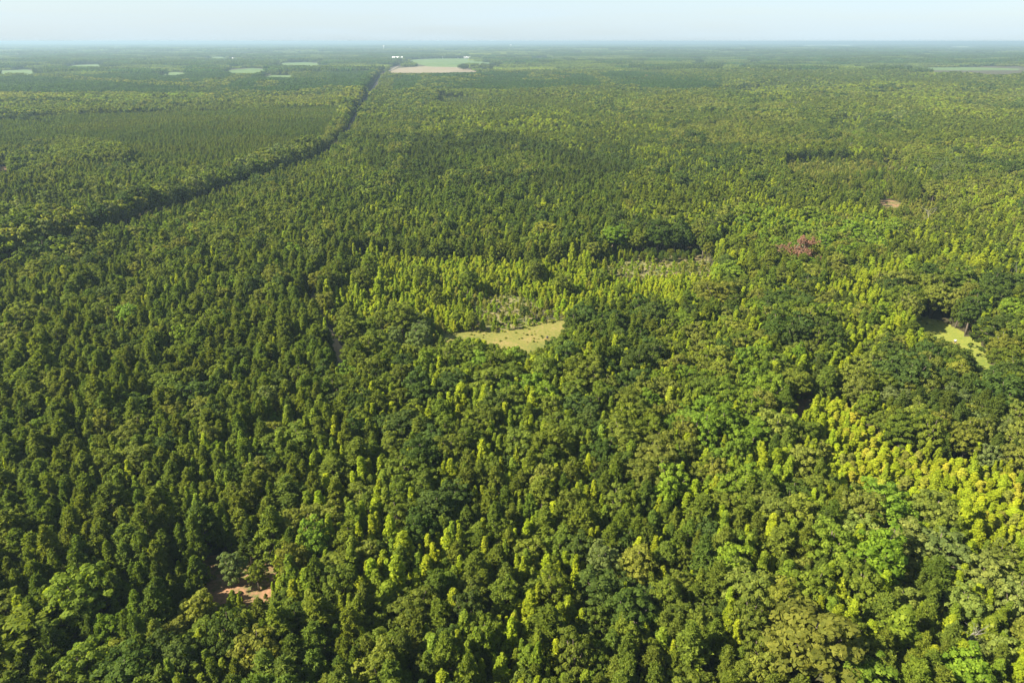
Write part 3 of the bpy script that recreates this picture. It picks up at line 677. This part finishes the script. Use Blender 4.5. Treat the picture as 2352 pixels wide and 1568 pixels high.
for _i in range(30):   # the dark clump standing in the far fields
    PICK.append(('B', 1045 + 105 * rng.random(), 143 + 6 * rng.random() + _i * .12, 20, 'b_dark', 1.9))
GRIDC = {}
def put(x, y, r):
    GRIDC.setdefault((int(x // 4), int(y // 4)), []).append((x, y, r))
def free(x, y, r, k=.92):
    gx, gy = int(x // 4), int(y // 4)
    for i in range(gx - 2, gx + 3):
        for j in range(gy - 2, gy + 3):
            for (a, b, q) in GRIDC.get((i, j), ()):
                if (a - x) ** 2 + (b - y) ** 2 < (k * (r + q)) ** 2: return False
    return True
for k, px, py, h, pal, wf in PICK:
    x, y = ground(px, py, h); TREES.append((x, y, k, pal, h, wf * (1.0 if k != 'B' else 1.0))); put(x, y, RAD[k] * wf * h / 12 * (1.15 if k == 'B' else 1))
NPICK = len(TREES)
# single dead trees
DEAD = [(1822, 540, 20, 1.0, 'rusty', 'rusty brown withered dead tree among bright green crowns, right of the yellow young stand'),
        (1404, 948, 9, .8, 'bare', 'pale leafless snag poking out of the dense crowns below the grass clearing'),
        (2140, 468, 14, .6, 'bare', 'bare grey snag beside the small bare patches at upper right'),
        (2000, 238, 15, 1.0, 'bare', 'leafless pale trunk standing high in the far yellowish woods at right'),
        (1805, 232, 16, 1.8, 'bare', 'wide grey leafless crown in the far yellowish woods right of centre'),
        (2345, 615, 13, .6, 'bare', 'thin bare snag near the right edge above the strip of grass'),
        (1948, 325, 13, .8, 'bare', 'small whitish snag in the thin brush at upper right'),
        (2225, 1440, 12, .6, 'bare', 'bare twiggy snag between golden and green crowns low on the right'),
        (1020, 330, 10, .5, None, '')]
for px, py, h, wf, kd, lb in DEAD[:-1]:
    x, y = ground(px, py, h); put(x, y, 2.2 * wf)

# --- near and middle woods by dart throwing (out to 720 m)
def fit(x, y, h, rad):
    """trees in front of open ground are only as tall as leaves it in sight"""
    bl = blocked(x, y, h, rad); h = h.copy()
    for f in (.7, .48, .3, .18):
        q = np.nonzero(bl)[0]
        if not len(q): break
        hh = h[q] * f; ok = ~blocked(x[q], y[q], hh, rad[q] * (f + .1)); h[q[ok]] = hh[ok]; bl[q[ok]] = False
    return h, bl
def darts(rmin, rmax, spacing, k):
    n = int(.5 * 2.0 * (rmax ** 2 - rmin ** 2) / spacing ** 2)
    a = rng.uniform(-.86, .86, n); r = np.sqrt(rng.uniform(rmin ** 2, rmax ** 2, n)); x = r * np.sin(a); y = r * np.cos(a)
    m = inview(x, y, .12); x, y = x[m], y[m]
    kind, pal, hf, zone = plan(x, y, True)
    lo = np.array([HGT[c][0] for c in KEYS])[kind]; hi = np.array([HGT[c][1] for c in KEYS])[kind]
    big = fbm(x / 30, y / 30, 900, 2)
    h = (lo + (hi - lo) * np.clip(rng.random(len(x)) * .95 - .12 + (big - .3) * .8, -.1, 1.3)) * hf
    # trees along the left side of the road stand taller
    d = poldist(x, y, ROADS[::3]); sd_ = roadside(x, y)
    h = np.where((d < 32) & (sd_ > 0) & (kind <= 1), h * 1.3, h); h = np.where((d < 55) & (sd_ < 0), h * .8, h)
    for i in np.nonzero((d < 32) & (sd_ > 0))[0]:
        if rng.random() < .75: pal[i] = ('b_dark', 'b_mid', 'b_dark', 'b_olive', 'b_grey')[int(rng.integers(5))]; kind[i] = 1; h[i] = max(h[i], rng.uniform(11, 22))
    h, bl = fit(x, y, h, RAD_A[kind] * 1.3)
    pl = np.zeros(len(x), bool); cx, cy = project(x, y, 9.0)
    for P in PLANTATION[:1]: pl |= inpoly(cx, cy, P)
    order = np.argsort(-(RAD_A[kind] * .35 * (h / 11) + rng.random(len(x)) * 2.6))
    for i in order:
        c = KEYS[kind[i]]
        if bl[i] or (pl[i] and c == 'P'): continue
        if pl[i] and rng.random() > .05: continue
        wf = rng.uniform(.74, 1.45)
        if c in 'PBN' and hf[i] == 1.0 and rng.random() < .07 and h[i] > 8: wf *= 1.25; h[i] *= 1.2
        rr = RAD[c] * wf * (h[i] / 11.5 * .7 + .3)
        if c in 'YS':
            rr = RAD[c] * wf * (1.0 if zone[i] < 0 else 1.0)
            if hf[i] == .7: rr *= 1.15
        if free(x[i], y[i], rr, k):
            put(x[i], y[i], rr); TREES.append((x[i], y[i], c, pal[i], h[i], wf))
RAD_A = np.array([RAD[c] for c in KEYS])
darts(50, 330, .95, .84); darts(330, 720, 1.6, .82)
# plantation rows
def rows(poly, step, along, rmin, rmax, ang, pal):
    g = np.array([ground(a, max(b, 150), 9) for a, b in poly]); x0, y0 = g.min(0); x1, y1 = g.max(0); c, s = math.cos(ang), math.sin(ang)
    ext = max(x1 - x0, y1 - y0) * .75; mx_, my_ = (x0 + x1) / 2, (y0 + y1) / 2
    u = np.arange(-ext, ext, step); v = np.arange(-ext, ext, along); U, V = np.meshgrid(u, v); U = U.ravel() + rng.normal(size=U.size) * 1.1; V = V.ravel() + rng.normal(size=V.size) * 1.3
    x = mx_ + U * c - V * s; y = my_ + U * s + V * c; r = np.hypot(x, y)
    m = (r > rmin) & (r < rmax) & (y > 0); x, y = x[m], y[m]
    m = inview(x, y, .06); x, y = x[m], y[m]
    cx, cy = project(x, y, hill(x, y) + 9); m = inpoly(cx, cy, poly); x, y = x[m], y[m]
    h = 8.0 + 3.5 * fbm(x / 60, y / 60, 77, 2) + rng.uniform(-1.4, 1.4, len(x)); m = ~blocked(x, y, h) & (rng.random(len(x)) > .05); x, y, h = x[m], y[m], h[m]
    e = fbm(x / 90, y / 45, 501, 3) + rng.uniform(-.12, .12, len(x))
    for i in range(len(x)):
        if i % 1 == 0 and (y[i] > 900 or free(x[i], y[i], 1.0, .8)):
            TREES.append((x[i], y[i], 'P', pal[0] if e[i] < .5 else pal[1], h[i], rng.uniform(.85, 1.2)))
rows(PLANTATION[0], 3.9, 3.5, 300, 1600, R(24), ('p_green', 'p_olive'))
# --- middle distance to 2600 m on a jittered grid
def grid(rmin, rmax, s, frac=1.0):
    nx = int(2 * rmax / s); ax = np.arange(-rmax, rmax, s); ay = np.arange(0, rmax, s); X, Y = np.meshgrid(ax, ay); X = X.ravel(); Y = Y.ravel()
    r = np.hypot(X, Y); m = (r > rmin - 20) & (r < rmax) & (np.abs(X) < Y * .9 + 60); X, Y = X[m], Y[m]
    X = X + rng.uniform(-.48, .48, len(X)) * s; Y = Y + rng.uniform(-.48, .48, len(Y)) * s
    r = np.hypot(X, Y); m = (r > rmin) & (r < rmax) & inview(X, Y, .06); X, Y = X[m], Y[m]
    kind, pal, hf, zone = plan(X, Y)
    lo = np.array([HGT[c][0] for c in KEYS])[kind]; hi = np.array([HGT[c][1] for c in KEYS])[kind]
    big = fbm(X / 50, Y / 50, 900, 2); h = (lo + (hi - lo) * np.clip(rng.random(len(X)) * .7 + (big - .3) * .9, 0, 1.3)) * hf
    h = h * (.78 + .5 * np.floor(fbm(X / 170, Y / 110, 950, 2) * 6) / 5)
    d = poldist(X, Y, ROADS[::3]); h = np.where((d < 40) & (kind <= 1) & (roadside(X, Y) > 0), h * 1.4, h)
    h, bl = fit(X, Y, h, RAD_A[kind]); cx, cy = project(X, Y, hill(X, Y) + 9); pl = inpoly(cx, cy, PLANTATION[0]); bl |= pl
    for i in np.nonzero(~bl)[0]:
        c = KEYS[kind[i]]; wf = rng.uniform(.9, 1.35) * (1.0 if c == 'B' else 1.25 if c == 'P' else 1.7)
        TREES.append((X[i], Y[i], c, pal[i], h[i], wf * s / 4.6))
grid(720, 1500, 4.7); grid(1500, 2700, 6.6)

# weeds and small brush on the open ground
for nm, poly, mt in CLEAR:
    g = np.array([ground(a, b) for a, b in poly]); lo, hi = g.min(0), g.max(0)
    if lo[1] > 700: continue
    n = int(min(900, (hi - lo).prod() * .09)); px_ = rng.uniform(lo[0], hi[0], n); py_ = rng.uniform(lo[1], hi[1], n)
    e = fbm(px_ / 7, py_ / 7, 88, 2); qx, qy = project(px_, py_, 0.0); ok = inpoly(qx, qy, poly) & (e > .5)
    for i in np.nonzero(ok)[0]: TREES.append((px_[i], py_[i], 'S', ('y_olive', 'b_mid', 'b_olive')[int(rng.integers(3))], rng.uniform(.25, .8) * (1.5 if mt == 'sparse' else 1), 1.2))

# ------------------------------------------------------------------ make the trees
A = np.array([(t[0], t[1], t[4], t[5]) for t in TREES]); KL = np.array([t[2] for t in TREES]); PL = [t[3] for t in TREES]
ZG = hill(A[:, 0], A[:, 1]); DIST = np.sqrt(A[:, 0] ** 2 + A[:, 1] ** 2 + (CAMZ - A[:, 2]) ** 2)
CX, CY = project(A[:, 0], A[:, 1], ZG + A[:, 2] * .72)
TX, TY = project(A[:, 0], A[:, 1], ZG + A[:, 2])
isin = (CX > 8) & (CX < W - 8) & (CY > 0) & (CY < H - 4)
tint_jit = lambda: np.array([rng.uniform(.84, 1.18)] * 3) * np.array([rng.uniform(1.08, 1.26), 1.13, rng.uniform(.8, 1.15)])
WIDEF = dict(P=1.06, B=1.08, N=1.12, Y=1.45, S=1.1)
scale_xy = lambda c, h, wf: WIDEF[c] * wf * (h / 10 if c not in 'YS' else (h / 8 if c == 'Y' else h / 2))
scale_z = lambda c, h: h / (2.0 if c == 'S' else 10.0)
NOUN = dict(P='pine', B='round tree', N='narrow tree', Y='young tree', S='bush')
CAT = dict(P='pine tree', B='broadleaf tree', N='narrow tree', Y='young tree', S='shrub')
GROUPS = dict(P='pines of the near forest', B='round broadleaf trees of the near forest', N='narrow pointed trees of the near forest',
              Y='young trees of the yellow-green stands', S='bushes on the open ground')
individual = np.zeros(len(TREES), bool)
for c in KEYS:
    idx = np.nonzero((KL == c) & isin)[0]
    size = A[idx, 2] * A[idx, 3] / DIST[idx] * (1 + (idx < NPICK) * 5); idx = idx[np.argsort(-size)][:300]; individual[idx] = True
used = set()
ind = np.nonzero(individual)[0]
IP = np.stack([CX[ind], CY[ind]], axis=1)
def place_words(i):
    """where it stands beside a differently coloured neighbour; several ways to say it"""
    k = np.argsort((IP[:, 0] - CX[i]) ** 2 + (IP[:, 1] - CY[i]) ** 2); out = []
    for q in k[1:30]:
        j = ind[q]; dx, dy = CX[i] - CX[j], CY[i] - CY[j]
        if PL[j] == PL[i]: continue
        side = ('right of' if dx > 0 else 'left of') if abs(dx) > abs(dy) else ('in front of' if dy > 0 else 'behind')
        out.append('%s %s %s' % (side, WORDS[PL[j]], dict(P='pine', B='round tree', N='narrow tree', Y='young tree', S='bush')[KL[j]]))
    return out + ['near ' + p.split(' of ')[-1] for p in out[:2]] or ['among its like']
ONES = 'zero one two three four five six seven eight nine ten eleven twelve thirteen fourteen fifteen sixteen seventeen eighteen nineteen'.split()
TENS = ',,twenty,thirty,forty,fifty,sixty,seventy,eighty,ninety'.split(',')
def say(n):
    n = int(max(1, min(99, round(n)))); return ONES[n] if n < 20 else TENS[n // 10] + ('-' + ONES[n % 10] if n % 10 else '')
def label_for(i):
    c = KL[i]; h = A[i, 2]; lo, hi = HGT[c]; f = (h - lo) / (hi - lo)
    sz = 'tall ' if f > .85 else 'small ' if f < .2 else 'middling '
    px, py = CX[i] / W * 100, CY[i] / H * 100; cand = []
    for nb in place_words(i):
        for tail in ('%s percent across, %s percent down', '%s across, %s down in percent', 'at %s across, %s down'):
            for pre in (sz if f > .85 or f < .2 else '', ''):
                cand.append('%s%s %s %s, %s' % (pre, WORDS[PL[i]], NOUN[c], nb, tail % (say(px), say(py))))
    cand = [q for q in cand if len(q.split()) <= 16] or cand
    for lab in cand:
        if lab not in used: break
    used.add(lab); return lab
def tag(o, label=None, cat=None, group=None, kind=None):
    if label: o['label'] = label
    if cat: o['category'] = cat
    if group: o['group'] = group
    if kind: o['kind'] = kind
    return o
def empty(name, loc, rz=0, s=(1, 1, 1)):
    o = bpy.data.objects.new(name, None); COL.objects.link(o); o.location = loc; o.rotation_euler = (0, 0, rz); o.scale = s; return o
def part(name, me, par):
    o = bpy.data.objects.new(name, me); COL.objects.link(o); o.parent = par; return o
PROTO = {}
for i in ind:
    c = KL[i]; kind = KIND[c]; v = int(rng.integers(NV[kind])); x, y, h, wf = A[i]
    s = scale_xy(c, h, wf); root = empty(kind, (x, y, ZG[i] - .05), rng.uniform(0, 6.28), (s * rng.uniform(.93, 1.07), s * rng.uniform(.93, 1.07), scale_z(c, h)))
    root.rotation_euler = (rng.uniform(-.05, .05), rng.uniform(-.05, .05), rng.uniform(0, 6.28))
    cm, wm = LIB[kind][v]
    if (kind, v) not in PROTO:
        cro = part('crown', cm, root); tro = part('trunk' if c != 'S' else 'stem', wm, root); PROTO[(kind, v)] = (cro, tro)
    else:
        for pr in PROTO[(kind, v)]:
            q = pr.copy(); COL.objects.link(q); q.parent = root
            if pr is PROTO[(kind, v)][0]: cro = q
    t = np.array(T[PL[i]]) * tint_jit(); cro['tint'] = [float(a) for a in t]
    tag(root, label_for(i), CAT[c], GROUPS[c])
LABS = dict(P=('pine_forest', 'the rest of the olive and dark green pine forest running to the far distance', 'pine forest'),
            B=('broadleaf_forest', 'the rest of the round crowned broadleaf forest running to the far distance', 'broadleaf forest'),
            N=('narrow_tree_forest', 'the rest of the bright narrow pointed trees scattered through the forest', 'forest'),
            Y=('young_tree_stand', 'the rest of the yellow-green young trees standing close together', 'young trees'),
            S=('undergrowth', 'low bushes and brush on thin open ground among the trees', 'undergrowth'))
for c in KEYS:
    m = np.nonzero((KL == c) & ~individual)[0]
    if not len(m): continue
    kind = KIND[c]; n = len(m); d = DIST[m]; lod = np.where(d < 420, 0, np.where(d < 1050, 1, 2))
    var = lod * NV[kind] + rng.integers(0, NV[kind], n)
    s = np.array([scale_xy(c, A[i, 2], A[i, 3]) for i in m]); sz = A[m, 2] / (2.0 if c == 'S' else 10.0)
    tint = np.array([np.array(T[PL[i]]) * tint_jit() for i in m])
    nm, lb, ct = LABS[c]
    node_scatter(nm, np.stack([A[m, 0], A[m, 1], ZG[m] - .05], axis=1), var, np.stack([rng.uniform(-.05, .05, n), rng.uniform(-.05, .05, n), rng.uniform(0, 6.28, n)], axis=1),
                 np.stack([s, s, sz], axis=1), tint, LIBCOL[kind], lb, ct)
print('trees', len(TREES), {c: int((KL == c).sum()) for c in KEYS})

# --- far woods in blocks
def far(name, rmin, rmax, s, sxy, sz, label):
    ax = np.arange(-rmax, rmax, s); ay = np.arange(0, rmax, s); X, Y = np.meshgrid(ax, ay); X = X.ravel(); Y = Y.ravel()
    r = np.hypot(X, Y); m = (r > rmin) & (r < rmax) & (np.abs(X) < Y * .9 + 100); X, Y = X[m], Y[m]
    X = X + rng.uniform(-.15, .15, len(X)) * s; Y = Y + rng.uniform(-.15, .15, len(Y)) * s
    m = inview(X, Y, .05); X, Y = X[m], Y[m]; Z = hill(X, Y)
    b = np.zeros(len(X), bool); hs = 14 * sz
    half = 31 * sxy
    for ox in (-.75, 0, .75):
        for oy in (-.9, 0, .9):
            for fr in (0, .8):
                px, py = project(X + ox * half, Y + oy * half, Z + hs * fr)
                for nmf, poly, mt in FIELDS: b |= inpoly(px + 8 * (vnoise(X / 90, Y / 90, 71) - .5), py + 1.6 * (vnoise(X / 120, Y / 120, 73) - .5), poly)
    b |= poldist(X, Y, ROADS[::3]) < half * .9
    thin = fbm(X / 700, Y / 500, 610, 3); X, Y, Z = X[~b], Y[~b], Z[~b]
    n = len(X); e = fbm(X / 650, Y / 260, 620, 3); e2 = fbm(X / 240, Y / 140, 640, 2); C = np.zeros((n, 3))
    pal = ['b_dark', 'p_blue', 'b_dark', 'p_green', 'b_mid', 'n_mid', 'b_olive', 'n_bright']
    q = np.clip((e * .55 + e2 * .45 - .30) / .40, 0, .999) * len(pal)
    stand = np.where(q < 3, 1.35, np.where(q < 5, .95, .55)) + .25 * (fbm(X / 300, Y / 200, 630, 2) - .5)
    for i in range(n): C[i] = np.array(T[pal[int(q[i])]]) * rng.uniform(.85, 1.15) * 1.15
    node_scatter(name, np.stack([X, Y, Z - .5], axis=1), rng.integers(0, 5, n), np.stack([np.zeros(n), np.zeros(n), rng.integers(0, 4, n) * math.pi / 2 + rng.uniform(-.1, .1, n)], axis=1),
                 np.stack([np.full(n, sxy), np.full(n, sxy), sz * stand], axis=1), C, LIBCOL['far'], label, 'forest')
far('far_forest', 2700, 7500, 58, 1.0, 1.0, 'bluish forest far beyond the fields, cut by thin pale clearings')
far('horizon_forest', 7500, 42000, 235, 4.0, 1.35, 'hazy blue forest lying along the horizon')

# ------------------------------------------------------------------ dead trees
for q, (px, py, h, wf, kd, lb) in enumerate(DEAD[:-1]):
    x, y = ground(px, py, h); root = empty('dead_tree', (x, y, float(hill(x, y)) - .05), rng.uniform(0, 6), (wf * h / 10, wf * h / 10, h / 10))
    wood, tips = snag(q)
    part('trunk', wood.mesh('dead_trunk', [M['greybark']], True), root)
    if kd == 'rusty':
        V, var = puffs_leaves(np.concatenate([tips, tips + rng.normal(size=tips.shape) * .35, tips + rng.normal(size=tips.shape) * .5]), np.full(len(tips) * 3, .38), 13, .13, 1.9, .9, .1)
        o = part('crown', foliage_mesh('dead_foliage', V, var, M['leaf']), root); o['tint'] = list(T['red'])
    tag(root, lb, 'dead tree')

# ------------------------------------------------------------------ small built things
def mobj(name, mb, mats, par=None, smooth=False):
    me = mb.mesh(name, mats, smooth); o = bpy.data.objects.new(name, me); COL.objects.link(o)
    if par: o.parent = par
    return o
def gable(mb, w_, d_, z0, rise, over=.4, m=0):
    a, b = w_ / 2 + over, d_ / 2 + over; t = .25
    v = [(-a, -b, z0), (a, -b, z0), (a, b, z0), (-a, b, z0), (-a, 0, z0 + rise), (a, 0, z0 + rise)]
    mb.add([(p[0], p[1], p[2] + t) for p in v] + v, [(0, 1, 5, 4), (2, 3, 4, 5), (6, 10, 11, 7), (8, 11, 10, 9), (0, 6, 7, 1), (2, 8, 9, 3),
           (0, 4, 10, 6), (4, 3, 9, 10), (1, 7, 11, 5), (5, 11, 8, 2)], m)
def building(name, px, py, w_, d_, h_, rise, rz, label, cat, wall='cream', roof='white', doors=2):
    x, y = ground(px, py); r = empty(name, (x, y, .0), rz)
    mb = MB(); mb.box((0, 0, h_ / 2), (w_, d_, h_)); 
    mb.add([(-w_ / 2, -d_ / 2, h_), (-w_ / 2, d_ / 2, h_), (-w_ / 2, 0, h_ + rise * .93), (w_ / 2, -d_ / 2, h_), (w_ / 2, d_ / 2, h_), (w_ / 2, 0, h_ + rise * .93)], [(0, 2, 1), (3, 4, 5)])
    mobj('wall', mb, [M[wall]], r)
    mb = MB(); gable(mb, w_, d_, h_ + .02, rise); mobj('roof', mb, [M[roof]], r)
    for k in range(doors):
        mb = MB(); mb.box(((k + .5) / doors * w_ - w_ / 2, -d_ / 2 - .06, h_ * .36), (min(w_ * .16, 8), .1, h_ * .7)); mobj('door', mb, [M['dark']], r)
    for k in range(doors + 1):
        mb = MB(); mb.box(((k + .06) / (doors + .12) * w_ * .92 - w_ * .46, -d_ / 2 - .06, h_ * .6), (min(w_ * .07, 3), .1, h_ * .3)); mobj('window', mb, [M['dark']], r)
    return tag(r, label, cat)
building('barn', 913, 138, 70, 34, 10, 9, R(4), 'large white barn beside the far end of the straight road', 'barn', 'white', 'white', 3)
building('house', 1012, 134.5, 36, 18, 6, 5, R(-6), 'leftmost pale farmhouse behind the far green field', 'house')
building('house', 1034, 134.2, 46, 20, 6, 5, R(3), 'wide pale farmhouse at the middle of the row behind the far green field', 'house')
building('shed', 1052, 134, 60, 20, 7, 4, R(0), 'long white shed right of the farmhouses behind the far green field', 'shed', 'white')
building('shed', 1080, 134.2, 90, 22, 7, 4, R(2), 'longest white shed, last on the right behind the far green field', 'shed', 'cream')
building('warehouse', 1165, 108, 330, 120, 14, 8, R(2), 'long pale warehouse below the horizon right of centre', 'warehouse', 'white', 'white', 6)
building('warehouse', 835, 101.5, 420, 180, 16, 8, R(-3), 'white warehouse close under the horizon left of the water tower', 'warehouse', 'white', 'white', 6)
building('warehouse', 1525, 101, 420, 150, 16, 8, R(0), 'white warehouse at the horizon above the right half of the forest', 'warehouse', 'white', 'white', 6)
building('house', 2011, 142.5, 36, 20, 7, 5, R(8), 'white house alone in the dark far woods at upper right', 'house', 'cream')
building('house', 44, 129, 60, 24, 8, 6, R(-8), 'white house alone in the hazy woods at upper left', 'house', 'white')
building('warehouse', 2265, 119.5, 190, 60, 9, 5, R(1), 'long white shed roof below the horizon near the right edge', 'warehouse', 'white', 'white', 4)
building('house', 540, 137.6, 34, 20, 7, 5, R(5), 'tiny white house in the far woods left of centre', 'house', 'white')
building('shed', 1655, 250, 12, 8, 5, 2.2, R(12), 'small white roofed shed half hidden in the olive woods right of centre', 'shed', 'cream', 'white', 1)
def water_tower(px, py_, dist, hgt, label):
    u = (px - W / 2) / FPX; y = dist; x = u * y * cp + u * CAMZ * sp
    r = empty('water_tower', (x, y, 0)); mb = MB(); n = 20; prof = [(2, hgt - 14), (8, hgt - 11), (11, hgt - 6), (10.4, hgt - 2), (6, hgt + 1), (0.4, hgt + 2.2)]
    v = []; f = []
    for q, z in prof: v += [(q * math.cos(6.2832 * k / n), q * math.sin(6.2832 * k / n), z) for k in range(n)]
    for i in range(len(prof) - 1):
        for k in range(n): f.append((i * n + k, i * n + (k + 1) % n, (i + 1) * n + (k + 1) % n, (i + 1) * n + k))
    mb.add(v, f); mobj('tank', mb, [M['white']], r, True)
    mb = MB(); mb.tube([(0, 0, -1), (0, 0, hgt - 12)], [3.2, 2.4], 10); mobj('pillar', mb, [M['white']], r)
    mb = MB(); mb.tube([(0, 0, hgt + 2), (0, 0, hgt + 6)], [.3, .2], 6); mobj('mast', mb, [M['white']], r)
    tag(r, label, 'water tower')
water_tower(882, 95, 9000, 62, 'white water tower on the horizon above the end of the road')
water_tower(1173, 95, 11000, 66, 'white water tower on the horizon right of centre, farther off')
def feeder(px, py, h, label, roofmat, name, cat):
    x, y = ground(px, py); r = empty(name, (x, y, .03), .4)
    for sx_, sy_ in ((-1, -1), (1, -1), (1, 1), (-1, 1)):
        mb = MB(); mb.tube([(sx_ * 1.0, sy_ * 1.0, 0), (sx_ * .55, sy_ * .55, h * .62)], [.07, .06], 5); mobj('leg', mb, [M['rust']], r)
    mb = MB(); w_ = h * .32; mb.box((0, 0, h * .62 + w_ / 2 - .05), (w_, w_, w_)); b = mobj('cabin', mb, [M['dark']], r)
    mb = MB(); mb.box((0, 0, h * .62 + w_ + .04), (w_ * 1.3, w_ * 1.3, .16), top=.9); mobj('roof', mb, [M[roofmat]], r)
    mb = MB(); mb.box((0, 0, .8), (1.5, .08, .08)); mb.box((0, 0, 1.4), (.08, 1.35, .08)); mobj('brace', mb, [M['rust']], r)
    tag(r, label, cat)
feeder(2192, 792, 2.1, 'small dark hunting blind with a pale roof on legs beside the right grass strip', 'cream', 'hunting_blind', 'hunting blind')
feeder(1257, 783, 2.0, 'small dark feeder box on legs in the middle grass clearing', 'dark', 'game_feeder', 'feeder')
feeder(1753, 358, 6.0, 'small dark hunting blind in thin brush at upper right', 'cream', 'hunting_blind', 'hunting blind')

# ------------------------------------------------------------------ haze
hm_, ht, ho = newmat('haze'); pv = ht.nodes.new('ShaderNodeVolumePrincipled')
pv.inputs['Color'].default_value = (0.33, 0.465, 0.56, 1); pv.inputs['Density'].default_value = HAZE_DENSITY; pv.inputs['Anisotropy'].default_value = 0.12
ht.links.new(pv.outputs[0], ho.inputs['Volume'])
mb = MB(); mb.box((0, 0, 51), (190000, 190000, 124)); hz = mobj('haze', mb, [hm_]); hz['kind'] = 'stuff'; hz['label'] = 'pale blue haze in the air over the far forest'
